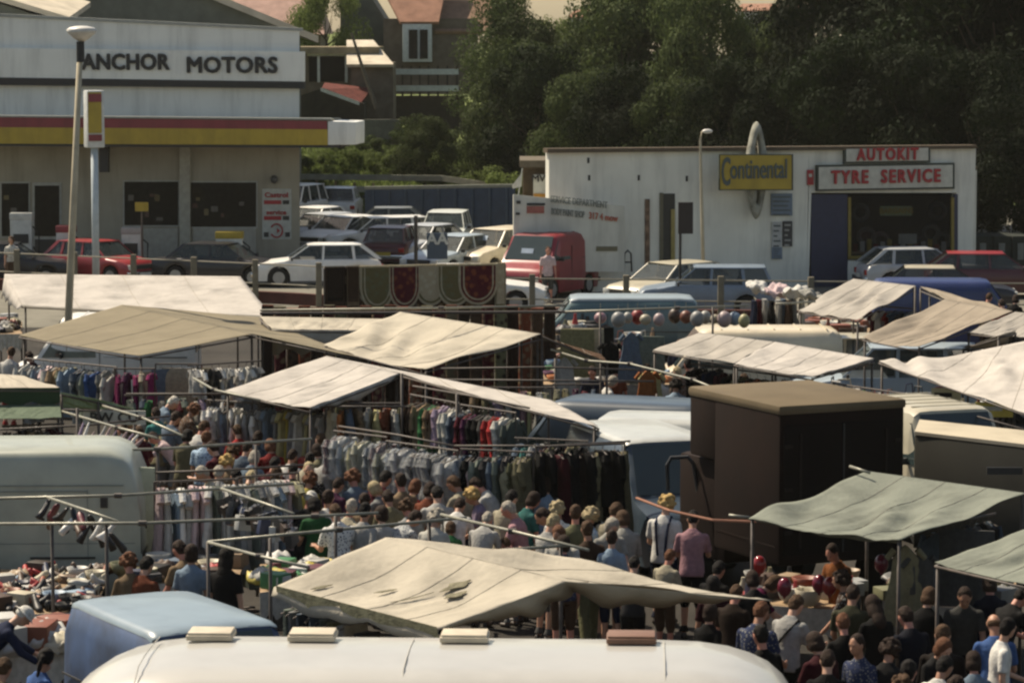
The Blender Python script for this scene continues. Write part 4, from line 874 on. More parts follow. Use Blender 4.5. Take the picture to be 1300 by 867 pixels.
def shirt_mesh(J, fem, long=False):
    m = MB(); up = J['up']; ln = J['ln']; k = .93 if fem else 1
    prof = [(.84,.178,.135),(.90,.178,.135),(1.0,.165,.125),(1.12,.150*k,.115),(1.24,.172*k,.125),(1.33,.190*k,.12),(1.385,.178*k,.105),(1.425,.13*k,.085),(1.455,.085,.07),(1.485,.060,.058)]
    m.loft([[up((rx*math.cos(6.2832*i/20)*(1+.025*math.sin(5*i+z*20)),ry*math.sin(6.2832*i/20),z)) for i in range(20)] for z,rx,ry in prof])
    for s in (-1,1):
        sh, el, wr = J['sh',s], J['el',s], J['wr',s]
        m.ell(sh-Vector((0,0,.006)),(.056*k,)*3,12,8)
        if long: m.tube([sh,el,el.lerp(wr,.9)],[.058*k,.050*k,.040],12)
        else: m.tube([sh,sh.lerp(el,.4),sh.lerp(el,.78)],[.058*k,.060*k,.062],12)
    return remesh(m, .014, .4, 3)
def bottom_mesh(J, skirt):
    m = MB()
    if skirt:
        m.loft([[Vector((rx*math.cos(6.2832*i/24)*(1+.05*math.sin(i*2.5)*(1-z)),ry*math.sin(6.2832*i/24),z)) for i in range(24)] for z,rx,ry in ((1.03,.135,.10),(.94,.17,.13),(.8,.19,.15),(.5,.225,.2))])
        return remesh(m, .016, .5, 1)
    m.loft([[Vector((rx*math.cos(6.2832*i/16),ry*math.sin(6.2832*i/16),z)) for i in range(16)] for z,rx,ry in ((1.03,.13,.1),(.96,.16,.12),(.86,.17,.13),(.8,.15,.11))])
    for s in (-1,1): m.tube([J['hip',s],J['kn',s],J['an',s]+Vector((0,0,.02))],[.098,.076,.072],14)
    return remesh(m, .015, .5, 2)
def shoes_mesh(J):
    m = MB()
    for s in (-1,1):
        a = J['an',s]; sphere_cone(m, a+Vector((0,-.03,-.03)), a+Vector((s*.015,.15,-.04)), .047, .038)
    return remesh(m, .012, .4, 1)
def hair_mesh(J, kind, seed=0):
    m = MB(); h, hr = J['head'], J['hr']; r = random.Random(seed)
    def E(c, rad): m.ell(h+hr@Vector(c), rad, 14, 10, rot=hr)
    if kind == 'short': E((0,-.020,.024),(.081,.095,.099)); E((0,-.045,-.03),(.071,.056,.068))
    elif kind == 'curly':
        E((0,-.02,.02),(.09,.10,.105))
        for k in range(60):
            v = Vector((r.gauss(0,1),r.gauss(0,1),r.gauss(0,1))).normalized()
            if v.y > .45 and v.z < .55: continue
            E((v.x*.10, v.y*.105-.02, v.z*.11+.015 if v.z > -.4 else -.05), (.03,.03,.03))
    elif kind == 'bob': E((0,-.02,.02),(.09,.102,.106)); E((0,-.045,-.05),(.088,.065,.085)); E((-.06,-.01,-.04),(.03,.05,.07)); E((.06,-.01,-.04),(.03,.05,.07))
    elif kind == 'long': E((0,-.02,.02),(.09,.102,.106)); E((0,-.06,-.10),(.09,.055,.14)); E((0,-.075,-.22),(.085,.045,.12)); E((-.06,-.02,-.08),(.03,.05,.1)); E((.06,-.02,-.08),(.03,.05,.1))
    elif kind == 'bald': E((0,-.045,-.02),(.076,.058,.05)); E((-.055,-.03,-.01),(.022,.05,.035)); E((.055,-.03,-.01),(.022,.05,.035))
    elif kind == 'ponytail': E((0,-.018,.022),(.084,.098,.104)); E((0,-.12,.0),(.03,.035,.04)); E((0,-.14,-.08),(.028,.03,.08)); E((0,-.135,-.16),(.02,.024,.06))
    elif kind == 'hat':
        E((0,-.01,.055),(.09,.105,.08)); m.loft([[h+hr@Vector((rr_*math.cos(6.2832*i/20),-.01+rr_*1.1*math.sin(6.2832*i/20),z)) for i in range(20)] for rr_,z in ((.08,.05),(.135,.018),(.137,.012),(.08,.03))], cap=False)
        E((0,-.03,.0),(.08,.09,.06))
    for k in range(40 if kind not in ('hat','bald','curly') else 0):
        v = Vector((r.gauss(0,1),r.gauss(0,1),r.gauss(0,1))).normalized()
        if v.z < -.75 or (v.y > .1 and v.z < .45): continue
        E((v.x*.066, v.y*.078-.022, v.z*.084+.02), (.024,.026,.024))
    return remesh(m, .010, .5, 1)
POSES = {
 'stand': dict(lean=3, headp=8, arms=((5,12),(-4,10))), 'look': dict(lean=7, headp=28, arms=((15,35),(10,55))), 'hands': dict(lean=9, headp=32, arms=((18,72),(20,66))),
 'walk': dict(lean=5, headp=6, arms=((22,20),(-24,15)), stride=.2), 'bend': dict(lean=42, headp=10, arms=((40,15),(30,25))), 'reach': dict(lean=16, headp=22, arms=((75,15),(10,30))),
 'turn': dict(lean=4, headp=12, arms=((10,60),(-6,14)), twist=38), 'stoop': dict(lean=24, headp=30, arms=((28,40),(25,50))) }
PC = {}
def pget(key, fn):
    if key not in PC: PC[key] = fn()
    return PC[key]
JP = {}
skinm = [M('skin_fair',(.50,.28,.19),.55,.12,8), M('skin_tanned',(.36,.18,.11),.55,.12,8), M('skin_sunburnt',(.46,.20,.14),.55,.12,8)]
HC = dict(black=(.010,.008,.007), dark=(.028,.016,.011), brown=(.07,.038,.02), ginger=(.13,.055,.028), blond=(.42,.28,.11), grey=(.32,.29,.24), white=(.6,.56,.48), greyblond=(.36,.29,.17), hat=(.6,.58,.52))
def hairm(c): return M('hair_'+c, HC[c], .75, .35, 40, .6, bscale=70)
eyem = M('eye', (.03,.02,.02), .3)
floral = None
def patterned(name, c1, c2, sc=30):
    if name in MC: return MC[name]
    m = M(name, CN[c1], .85, .1, 10, .3); n = m.node_tree.nodes; l = m.node_tree.links
    v = n.new('ShaderNodeTexVoronoi'); v.inputs['Scale'].default_value = sc; tc = n.new('ShaderNodeTexCoord'); l.new(tc.outputs['Object'], v.inputs['Vector'])
    cr = n.new('ShaderNodeMix'); cr.data_type = 'RGBA'; mr = n.new('ShaderNodeMapRange'); mr.inputs[1].default_value = .3; mr.inputs[2].default_value = .36
    l.new(v.outputs['Distance'], mr.inputs[0]); l.new(mr.outputs[0], cr.inputs[0]); cr.inputs[6].default_value = (*CN[c2],1); cr.inputs[7].default_value = (*CN[c1],1)
    l.new(cr.outputs[2], n['Principled BSDF'].inputs['Base Color']); return m
def person(px, py, ht, rot, ps, hair, hc, shirt, bot, label, fem=False, long=False, skirt=False, group='shoppers in the market', extra=None, sk=None):
    key = (ps, fem); rot += random.uniform(-18,18)
    if px > 900 and py >= 690 and isinstance(shirt,str): CN.setdefault('shaded_'+shirt, tuple(x*(.42 if shirt not in ('white','lightblue','blue','cream') else 1) for x in CN[shirt])); shirt = 'shaded_'+shirt  # shade painted into tops at lower right: darkened colour copies, a few kept as is
    if key not in JP: JP[key] = pose(female=fem, **POSES[ps])
    J = JP[key]; zt = (J['head'].z+.12); s = ht/1.75; s *= 1.0
    top = zt*s; p = P(px, py, top)
    fwd = Matrix.Rotation(R(rot),3,'Z')@Vector((J['head'].x, J['head'].y, 0))*s
    sk = sk or skinm[random.randrange(3)]
    wsc = random.uniform(.95,1.10) if not fem else random.uniform(.97,1.12)
    bm_ = pget(('b',)+key, lambda: body_mesh(J, fem))
    o = inst(bm_, 'person', sk, None, (p.x-fwd.x, p.y-fwd.y, 0), (0,0,R(rot)), (s*wsc, s*wsc, s))
    tag(o, label, 'person', group)
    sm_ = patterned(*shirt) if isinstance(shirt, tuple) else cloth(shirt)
    inst(pget(('s',long)+key, lambda: shirt_mesh(J, fem, long)), 'shirt', sm_, o)
    inst(pget(('t',skirt)+key, lambda: bottom_mesh(J, skirt)), 'skirt' if skirt else 'trousers', cloth(bot), o)
    inst(pget(('f',)+key, lambda: shoes_mesh(J)), 'shoes', M('shoe_leather',(.03,.02,.015),.5), o)
    inst(pget(('h',hair)+key, lambda: hair_mesh(J, hair)), 'hat' if hair == 'hat' else 'hair', hairm(hc), o)
    def em():
        m = MB()
        for q in (-1,1): m.ell(J['head']+J['hr']@Vector((q*.03,.086,.015)),(.012,.007,.007),8,6,rot=J['hr'])
        return take(m.build('eyes', eyem))
    inst(pget(('e',)+key, em), 'eyes', eyem, o)
    if extra == 'braces':
        up = J['up']; m = MB()
        for q in (-1,1): m.tube([up((q*.05,-.128,.95)), up((q*.07,-.135,1.2)), up((q*.09,-.115,1.38)), up((q*.09,0,1.462)), up((q*.08,.125,1.34)), up((q*.07,.13,1.0))], .018, 6)
        m.build('braces', cloth('navy'), o)
    if extra == 'strap':
        up = J['up']; m = MB(); m.tube([up((-.16,-.06,1.0)), up((-.05,-.14,1.15)), up((.06,-.135,1.3)), up((.13,-.03,1.44)), up((.10,.11,1.36))], .015, 6); m.box(up((-.24,0,.92)),(.1,.28,.24)); m.build('shoulder_bag', cloth('black'), o)
    if extra == 'bag':
        w_ = J['wr',1]; m = MB(); m.box((w_.x+.02,w_.y,w_.z-.36),(.12,.32,.26)); m.tube([(w_.x,w_.y-.1,w_.z-.24),(w_.x,w_.y,w_.z-.06),(w_.x,w_.y+.1,w_.z-.24)], .01, 6); m.build('handbag', cloth('brown'), o, bevel=.02)
    return o
FW_ = ('floral_white','white','greygreen'); FB = ('floral_blue','lightblue','white'); FT = ('floral_tan','offwhite','brown')
pl = [
 # px,py,ht,rot,pose,hair,hc,shirt,bottom,fem,label,kw
 (448,597,1.70,10,'look','curly','ginger','lightblue','navy',1,'woman with big auburn curls in pale blue top, back turned, behind the pipe frames'),
 (490,597,1.74,-20,'look','short','black','maroon','black',0,'dark haired figure in maroon left of the tan shirted man'),
 (508,600,1.76,15,'stand','short','dark','tan','brown',0,'dark haired man in tan shirt under the plastic covered jackets'),
 (528,608,1.66,-40,'look','bob','ginger','red','black',1,'auburn haired woman in red top right of the tan shirted man'),
 (546,612,1.70,-15,'look','bob','dark','rust','grey',1,'dark bobbed woman in rust top just behind the white tee shirt'),
 (555,617,1.72,5,'look','short','black','white','lightgrey',0,'black haired figure in bright white tee shirt, back turned'),
 (463,625,1.66,20,'stand','short','dark','tan','tan',1,'small dark head in sleeveless tan top near the end of the pipe'),
 (492,622,1.75,5,'hands','short','dark','khaki','khaki',0,'broad man in khaki cream shirt seen from behind above the awning peak'),
 (417,621,1.72,-5,'stand','short','dark','white','black',0,'man in white tee shirt and black trousers between two pipes'),
 (399,631,1.66,20,'look','bob','black','green','green',1,'black haired woman in emerald dress left of the white tee shirt'),
 (395,624,1.70,-30,'look','hat','hat','charcoal','charcoal',0,'figure in white cap behind the emerald dress'),
 (378,615,1.74,-70,'turn','short','brown','lightgrey','slate',0,'brown haired man in pale shirt facing right beside the nightdress rack'),
 (394,600,1.66,-40,'look','curly','ginger','yellow','brown',1,'ginger curly head in mustard top above the white cap'),
 (604,606,1.76,75,'stoop','short','dark','white','grey',0,'dark haired man leaning left in white shirt behind the blonde woman'),
 (598,620,1.68,70,'look','curly','blond','lilac','lilac',1,'blonde woman in lilac shirt looking left at the pipe corner'),
 (650,622,1.76,-25,'hands','short','black','cream','black',0,'black haired man in cream tee shirt reaching to the coats'),
 (678,624,1.70,-50,'look','bob','dark','teal','black',1,'dark haired woman in turquoise top right of the cream tee shirt'),
 (707,636,1.66,15,'stand','curly','greyblond',FW_,'tan',1,'grey curly haired woman in floral white blouse'),
 (731,640,1.74,-5,'stand','short','brown','olive','olive',0,'brown haired man in plain olive shirt between two floral blouses'),
 (750,645,1.64,-10,'look','curly','greyblond',FB,'grey',1,'fair curly woman in blue and white floral top right of the olive shirt'),
 (782,638,1.74,-20,'look','short','brown','cream','brown',0,'brown haired man in cream top before the black coats'),
 (791,648,1.68,0,'look','bob','brown','offwhite','grey',1,'brown bobbed woman in off white jumper in front of the cream top'),
 (777,672,1.62,5,'stand','short','dark','lightblue','navy',1,'short woman in low backed pale blue top beside the awning peak'),
 (846,628,1.80,-25,'turn','curly','blond','white','navy',0,'tall fair haired man in white shirt and navy braces looking right'),
 (880,648,1.76,-10,'hands','short','black','pink','black',0,'black haired man in dusty pink shirt behind the lorry'),
 (851,697,1.45,-20,'look','short','ginger','cream','brown',0,'reddish haired child in cream top below the pink shirted man'),
 (805,706,1.50,-10,'look','short','black','charcoal','black',0,'dark haired child almost hidden behind the awning ridge'),
 (486,655,1.25,-20,'look','short','blond',('check_blue','lightblue','navy'),'navy',0,'small blond child in blue checked top by the awning peak'),
 (572,662,1.35,-15,'look','bob','brown','green','green',1,'child in bright green top under the pipe corner'),
 (642,682,1.25,30,'look','short','brown','white','grey',0,'small brown haired child under the long slanting pipe'),
 (913,712,1.62,-30,'look','short','black','black','black',0,'dark haired shopper right of the awning end in black'),
 (955,724,1.62,10,'look','bob','dark','charcoal','black',1,'dark bobbed shopper by the pink balloons'),
 (982,730,1.64,-60,'bend','bob','brown','magenta','black',1,'woman in magenta top bending over the balloon table'),
 (1056,690,1.72,150,'look','short','dark','orange','brown',0,'stall holder in orange shirt under the big green awning'),
 (1011,755,1.74,-20,'hands','short','brown','white','black',0,'brown haired man in white shirt with black shoulder strap near the caravan end'),
 (1070,778,1.70,-10,'look','short','ginger','black','black',1,'reddish haired shopper in black in front of the white shirted man'),
 (1108,755,1.72,5,'look','long','dark','black','white',1,'long haired woman in black top and white trousers'),
 (1083,742,1.70,-20,'look','short','dark','olive','grey',0,'dark haired man in olive shirt left of the long haired woman'),
 (1197,792,1.74,-10,'stand','short','brown','darkbrown','black',0,'brown haired man in dark brown jacket in deep shade'),
 (1262,778,1.76,-20,'look','bald','brown','blue','navy',0,'balding man in blue shirt near the right border'),
 (1281,783,1.76,-80,'turn','short','black','white','brown',0,'man in white polo shirt facing right at the right border'),
 (1200,832,1.70,-40,'look','short','black','white','black',0,'black haired man with white collar at the bottom right edge'),
 (1236,826,1.68,-10,'look','bob','dark','lightblue','navy',1,'dark haired woman in pale blue blouse at the bottom right edge'),
 (965,792,1.74,10,'stand','short','black','black','black',0,'man in black just behind the right end of the caravan'),
 (1035,802,1.70,20,'look','bob','dark','maroon','black',1,'dark haired woman in maroon at the caravan corner'),
 (1150,770,1.70,30,'look','short','dark','navy','black',0,'man in navy in the shade between two green awnings'),
 (1130,812,1.68,-30,'look','curly','dark','charcoal','grey',1,'curly dark haired woman in charcoal at the bottom right'),
 (1225,745,1.70,160,'look','short','dark','grey','black',0,'stall holder in grey standing under the right hand green awning'),
 (163,703,1.68,15,'look','curly','ginger','tan','brown',1,'curly ginger haired woman in tan top above the blue van'),
 (186,706,1.66,-15,'look','short','black','rust','brown',0,'black haired man in rust shirt right of the ginger curls'),
 (228,686,1.72,30,'look','short','dark','tan','brown',0,'dark head behind the pale blue sleeveless top'),
 (243,690,1.70,10,'stand','bob','dark','lightblue','navy',1,'woman in sleeveless pale blue top above the blue van roof'),
 (288,694,1.70,0,'stand','long','black','black','black',1,'long black haired woman in black right of the pale blue top'),
 (27,770,1.70,-70,'bend','hat','hat','navy','navy',0,'figure in white sun hat and navy coat bending over the shoe table'),
 (57,822,1.66,-65,'turn','ponytail','black','blue','navy',1,'girl with dark ponytail in blue top at the bottom left corner'),
 (4,835,1.70,-20,'look','short','brown','tan','brown',0,'brown haired figure cut by the bottom left corner'),
 (221,503,1.76,-60,'stoop','short','white','lightblue','navy',0,'white haired man in pale blue shirt among the left stalls'),
 (198,517,1.70,20,'look','short','dark','teal','black',1,'dark haired woman in teal left of the white haired man'),
 (259,534,1.70,-50,'look','short','brown','white','grey',0,'brown haired man in white shirt below the white haired man'),
 (176,541,1.62,20,'look','bob','brown','maroon','brown',1,'brown haired woman in maroon by the hand lettered board'),
 (194,548,1.55,70,'bend','short','dark','palepink','grey',1,'figure in pale pink bending left behind the white van'),
 (238,545,1.64,-10,'look','bob','black','khaki','brown',1,'black bobbed woman in khaki under the long pipe'),
 (14,440,1.70,-20,'turn','short','brown','white','red',0,'brown haired trader in white under the left awning corner'),
 (14,300,1.70,170,'stand','bob','brown',FT,'brown',1,'woman in patterned dress standing behind the fence at the far left'),
 (37,446,1.65,30,'look','short','dark','maroon','black',0,'dark haired trader in maroon behind the shirt rack'),
 (288,578,1.66,20,'look','curly','blond','tan','tan',1,'blonde curly woman in tan by the hanging handbags'),
 (315,560,1.68,-20,'look','short','dark','slate','navy',0,'dark haired man in slate blue above the handbags'),
 (343,557,1.66,10,'look','bob','ginger','red','black',1,'ginger haired woman in scarlet top in the left crowd'),
 (349,580,1.64,-10,'look','short','black','maroon','black',0,'black haired man in maroon below the scarlet top'),
 (372,570,1.66,-30,'look','short','dark','white','grey',0,'dark haired man in white shirt among the left crowd'),
 (402,563,1.68,30,'look','bob','dark','khaki','brown',1,'dark bobbed woman in khaki near the yellow dresses'),
 (372,588,1.64,-20,'look','short','black','black','black',0,'black haired man in black above the ginger curls'),
 (301,539,1.66,10,'look','short','brown','red','brown',0,'brown haired man in red under the white shirt rail'),
 (328,547,1.64,-40,'look','bob','dark','slate','grey',1,'dark bobbed woman in slate top behind the pipe'),
 (352,592,1.64,-40,'stand','bob','brown','offwhite','tan',1,'brown bobbed woman in off white between the handbags and the crowd'),
 (430,606,1.62,-40,'look','short','dark','plum','black',0,'dark haired man in plum shirt left of the auburn curls'),
 (476,611,1.60,40,'look','bob','greyblond','lightgrey','grey',1,'fair haired woman in pale grey scarf behind the auburn curls'),
 (858,482,1.70,0,'look','curly','black','lightblue','navy',1,'woman with a big black afro above the strapped van'),
 (838,470,1.68,-30,'stand','bob','brown','white','grey',1,'brown haired woman in white left of the black afro'),
 (873,455,1.74,10,'stand','short','black','rust','black',0,'tall dark man in rust under the middle right awning'),
 (912,468,1.70,-10,'stand','curly','black','navy','black',0,'dark curly head in navy under the awning over the lorry'),
 (945,474,1.66,20,'look','short','brown','charcoal','black',0,'brown haired man in charcoal behind the lorry roof'),
 (820,462,1.66,50,'turn','short','dark','orange','brown',0,'dark haired man in orange beside the colourful dress'),
 (798,430,1.66,10,'look','short','dark','maroon','black',0,'dark figure in maroon under the dangling balls'),
 (1256,372,1.66,-20,'look','short','brown','tan','brown',0,'brown haired man in tan right of the dark blue van'),
 (1272,380,1.66,10,'look','short','dark','red','black',0,'dark haired man in red at the right of the dark blue van'),
 (1290,374,1.70,-10,'look','bob','dark','black','black',1,'dark haired woman in black at the right border behind the vans'),
 (696,308+5,1.70,180,'stand','short','brown','palepink','grey',0,'small man in pale pink standing in front of the red van'),
 (1180,745,1.68,-10,'look','bob','brown','black','black',1,'brown bobbed woman in black under the green awnings'),
 (935,742,1.60,-30,'look','short','brown','brown','black',0,'brown haired shopper by the end of the cream awning'),
 (905,730,1.62,20,'stand','bob','black','maroon','black',1,'black bobbed woman in maroon behind the cream awning end'),
]
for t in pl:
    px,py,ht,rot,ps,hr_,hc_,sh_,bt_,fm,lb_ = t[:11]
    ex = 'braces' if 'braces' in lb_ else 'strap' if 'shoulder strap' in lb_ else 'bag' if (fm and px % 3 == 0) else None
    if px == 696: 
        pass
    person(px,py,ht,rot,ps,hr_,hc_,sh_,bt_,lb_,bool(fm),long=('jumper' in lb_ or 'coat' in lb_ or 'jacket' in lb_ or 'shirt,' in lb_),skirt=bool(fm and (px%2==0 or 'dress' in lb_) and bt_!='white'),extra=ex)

FZ = [ # area phrase, px range, py range, count
 ('in the packed centre aisle',(405,700),(600,650),14,'cream white lightgrey cream khaki lightblue pink white offwhite offwhite palepink white'),
 ('in the aisle before the black coats',(690,800),(640,690),5,'cream lightgrey offwhite olive pink charcoal navy white brown slate'),
 ('in the left crowd above the handbags',(255,425),(545,605),12,'white tan offwhite maroon khaki cream pink black lightblue'),
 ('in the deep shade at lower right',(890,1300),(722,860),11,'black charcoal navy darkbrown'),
 ('between the far stalls right of centre',(700,900),(430,480),9,'white brown navy black lightgrey rust'),
 ('near the left stalls under the tan awning',(150,300),(505,545),7,'white black brown slate teal khaki')]
rp = random.Random(21); used = set()
PNM = dict(lightblue='pale blue', lightgrey='light grey', offwhite='off white', darkbrown='dark brown', palepink='pale pink')
for ph, xr, yr, n_, cs in FZ:
    cs = cs.split(); k = 0; tries = 0
    pts = [(t[0],t[1]) for t in pl]
    while k < n_ and tries < 900:
        tries += 1
        px, py = rp.uniform(*xr), rp.uniform(*yr)
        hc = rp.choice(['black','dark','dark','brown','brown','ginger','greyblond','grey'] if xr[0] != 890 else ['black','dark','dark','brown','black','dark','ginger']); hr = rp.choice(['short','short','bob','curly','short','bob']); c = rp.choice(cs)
        if (hc,hr,c,ph) in used or min(math.hypot((px-a)*1.0,(py-b)*1.6) for a,b in pts) < (19 if xr[0] != 890 else 26): continue
        used.add((hc,hr,c,ph)); pts.append((px,py)); k += 1
        fem = hr != 'short'; pat = rp.random() < .28
        lab = f"{ {'greyblond':'ash blond'}.get(hc,hc)} {hr+' haired' if hr!='short' else 'cropped haired'} {'woman' if fem else 'man'} in {'patterned ' if pat else ''}{PNM.get(c,c)} top {ph}"
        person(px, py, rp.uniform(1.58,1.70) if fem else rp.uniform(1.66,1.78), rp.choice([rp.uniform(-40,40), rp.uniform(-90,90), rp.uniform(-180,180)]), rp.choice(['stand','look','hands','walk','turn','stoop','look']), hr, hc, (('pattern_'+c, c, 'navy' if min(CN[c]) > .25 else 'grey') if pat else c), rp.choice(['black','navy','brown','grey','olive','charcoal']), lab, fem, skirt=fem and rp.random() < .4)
# ---------------------------------------------------------------- stalls and awnings
def canvas(name, col, st=.34, tr=.22):
    return M('canvas_'+name, col, .85, .12, 1.6, .35, trans=tr, stain=st, bscale=16)
cv_w = canvas('white', (.53,.495,.45)); cv_c = canvas('cream', (.50,.455,.37)); cv_t = canvas('tan', (.25,.215,.15), .12); cv_g = canvas('green', (.185,.20,.165), .4, .05); cv_p = canvas('pinkish', (.42,.39,.345), .25); cv_d = canvas('brown', (.10,.055,.03), .3); cv_gl = canvas('light_green', (.24,.31,.20), .2)
def cloth_patch(m, c, sag, nu=46, nv=26, wr=.02, seed=0, tension=.015, mi=0):
    BL, BR, TR, TL = c; vs = []; r = seed*3.7
    nrm = (BR-BL).cross(TL-BL).normalized(); nrm = nrm if nrm.z > 0 else -nrm
    for j in range(nv+1):
        v = j/nv
        for i in range(nu+1):
            u = i/nu; p = (BL*(1-u)+BR*u)*(1-v)+(TL*(1-u)+TR*u)*v
            e = math.sin(math.pi*u)*math.sin(math.pi*v)
            dz = -sag*e - sag*.45*math.sin(math.pi*u)*(1-v)**3
            q = noise.noise(Vector((u*2.2+v*.9+r, v*1.3-u*.5, r)))
            n3 = noise.noise(Vector((u*13-v*2+r, v*1.2, 5))); n4 = noise.noise(Vector((u*4+v*5, v*4-u*3+r, 9)))
            w_ = (tension*1.7*math.sin(u*15+v*5+r+4*q)*(.35+.65*math.sin(math.pi*v))*(.3+1.2*abs(q)) + (wr*.6+.006)*(.5-2.2*abs(n3))*(.4+e) + wr*.8*n4)*(1-v**5)
            vs.append(p+Vector((0,0,dz))+nrm*w_)
    fs = [(j*(nu+1)+i, j*(nu+1)+i+1, (j+1)*(nu+1)+i+1, (j+1)*(nu+1)+i) for j in range(nv) for i in range(nu)]
    m.add(vs, fs, mi)
def valance(m, a, b, drops, sag=0., inward=Vector((0,0,0)), n=20, seed=0, ruf=.02):
    vs = []
    for i in range(n+1):
        u = i/n; p = a*(1-u)+b*u-Vector((0,0,sag*math.sin(math.pi*u))); d = interp(u, drops)
        w_ = ruf*math.sin(u*31+seed)
        for k in (0,.5,1): vs.append(p+Vector((w_*k, -w_*k, -d*k*(1+.15*math.sin(u*23+seed))))+inward*k)
    m.add(vs, [(i*3+k, i*3+3+k, i*3+4+k, i*3+1+k) for i in range(n) for k in (0,1)])
def solid(o, t=.005):
    md = o.modifiers.new('thickness','SOLIDIFY'); md.thickness = t; md.offset = 0; return o
def stall(label, patches, mat, sag=.10, posts=True, seed=0, edge=True, vals=(), wr=.02, ten=.015, cat='market stall', poles=(), ground=True):
    c0 = patches[0][0]; base = Vector((sum(p.x for p in patches[0])/4, sum(p.y for p in patches[0])/4, 0))
    o = thing('market_stall', label, cat, base, world=True, group='market stall awnings')
    for k, c in enumerate(patches):
        m = MB(); cloth_patch(m, c, sag, seed=seed+k, wr=wr, tension=ten); x = solid(m.build('awning', mat, o, smooth=True))
        sm_ = M('seam_thread', (.27,.245,.2), .9)
        for fr in (.24,.5,.77):
            i_ = int(46*fr); MB().tube([Vector(m.v[j_*47+i_])+Vector((0,0,.004)) for j_ in range(0,27,2)]+[Vector(m.v[26*47+i_])], .005, 5).build('seam', sm_, x)
    m = MB()
    for k,(a,b,dr,inw) in enumerate(vals): valance(m, a, b, dr, inward=inw, seed=seed+k)
    if vals: solid(m.build('valance', mat, o, smooth=True), .006)
    done = []
    cen = sum((p for c in patches for p in c), Vector())/(4*len(patches))
    for c in patches:
        for a,b in ((c[0],c[1]),(c[3],c[2]),(c[0],c[3]),(c[1],c[2])) if edge else ():
            MB().tube([a-Vector((0,0,.035+sag*.1)), b-Vector((0,0,.05+sag*.3))], .016, 8).build('pole', dsteel, o, smooth=True)
        for p in c:
            q = p+(cen-p)*.03
            if any((q-d).length < .25 for d in done): continue
            done.append(q)
            if posts: MB().tube([Vector((q.x,q.y,0)), q-Vector((0,0,.03))], .022, 8).build('post', dsteel, o, smooth=True)
    return o
def C(*a): return [P(*q) for q in a]
stall('bright white ridge awning at the far left under the forecourt fence', [C((28,388,2.05),(345,402,2.05),(305,351,2.5),(6,348,2.5))], cv_w, .05, seed=1, ten=.008,
      vals=[(P(6,348,2.5),P(28,388,2.05),[(0,.5),(1,.1)],Vector((-.1,0,0)))])
stall('large plain tan awning over the shirt rack', [C((24,426,2.15),(177,452,2.15),(322,424,2.45),(155,387,2.5)), C((330,403,2.25),(465,456,2.1),(322,424,2.45),(155,387,2.5))], cv_t, .05, seed=2, ten=.005, wr=.01)
stall('pointed white awning left of centre over the blouse rail', [C((286,496,2.15),(394,518,2.15),(507,474,2.45),(415,452,2.5))], cv_w, .07, seed=3,
      vals=[(P(507,474,2.45),P(394,518,2.15),[(0,.02),(.5,.16),(1,.03)],Vector((.05,.1,0)))])
stall('narrow strip of white awning slanting down right to a pointed end', [C((507,474,2.45),(760,541,2.05),(700,508,2.1),(415,452,2.5))], cv_w, .08, seed=4)
stall('long rippled cream awning in the centre under the rugs', [C((411,438,2.2),(541,469,2.2),(687,424,2.55),(508,396,2.6))], cv_c, .16, seed=5, ten=.045)
stall('dark brown awning flank sloping right from the cream centre awning', [C((687,424,2.55),(772,460,2.0),(764,450,2.0),(660,420,2.55))], cv_d, .03, seed=6)
stall('small flat cream stall roof left of the centre awning', [C((345,418,2.25),(470,419,2.25),(488,405,2.3),(330,402,2.4))], cv_c, .03, seed=7, vals=[(P(345,418,2.25),P(470,419,2.25),[(0,.45),(1,.45)],Vector((0,0,0)))])
stall('steep striped shadowed awning at the upper right in front of the blue van', [C((1014,394,2.15),(1089,406,2.15),(1163,363,2.65),(1084,354,2.65))], cv_p, .04, seed=8, ten=.05)
stall('broad tan pink awning below the dark blue van', [C((1095,429,2.15),(1166,440,2.15),(1286,395,2.6),(1200,380,2.6)), C((1200,380,2.6),(1286,395,2.6),(1180,366,2.6),(1168,364,2.65))], canvas('dusty', (.33,.28,.22), .2), .14, seed=9, ten=.025)
stall('pale awning cut by the right border beside the tan pink one', [C((1228,422,2.3),(1310,428,2.3),(1345,402,2.55),(1289,396,2.6))], cv_p, .06, seed=10)
stall('white awning half with black hem, left of the seam behind the lorry', [C((829,444,2.25),(933,461,2.2),(983,434,2.38),(888,422,2.42))], cv_p, .04, seed=11)
stall('white awning half right of the seam, sagging behind the lorry', [C((933,461.5,2.2),(1032,478,2.1),(1110,455,2.28),(984,434,2.38))], cv_w, .06, seed=12,
      vals=[(P(1110,455,2.28),P(1032,478,2.1),[(0,.1),(.5,.12),(1,.02)],Vector((-.05,.1,0)))])
stall('great white awning sweeping off the right border with folds', [C((1116,458,2.3),(1345,536,2.05),(1345,424,2.75),(1200,454,2.35))], cv_w, .12, seed=13, ten=.05)
stall('small folded white awning corner under the tan pink one', [C((1222,441,2.0),(1275,443,2.0),(1290,420,2.4),(1268,426,2.4))], cv_p, .05, seed=14)
stall('large green grey awning at the right over the balloon stall', [C((950,657,2.15),(1142,686,2.15),(1303,626,2.33),(1101,598,2.42))], cv_g, .12, seed=15, edge=False, ten=.05,
      vals=[(P(950,657,2.1),P(1142,686,2.1),[(0,.03),(.3,.06),(.6,.09),(1,.04)],Vector((0,.03,0)))])
stall('green grey awning cut by the right border below the larger green one', [C((1187,714,2.05),(1345,748,2.05),(1400,690,2.3),(1306,670,2.3))], cv_g, .08, seed=16)
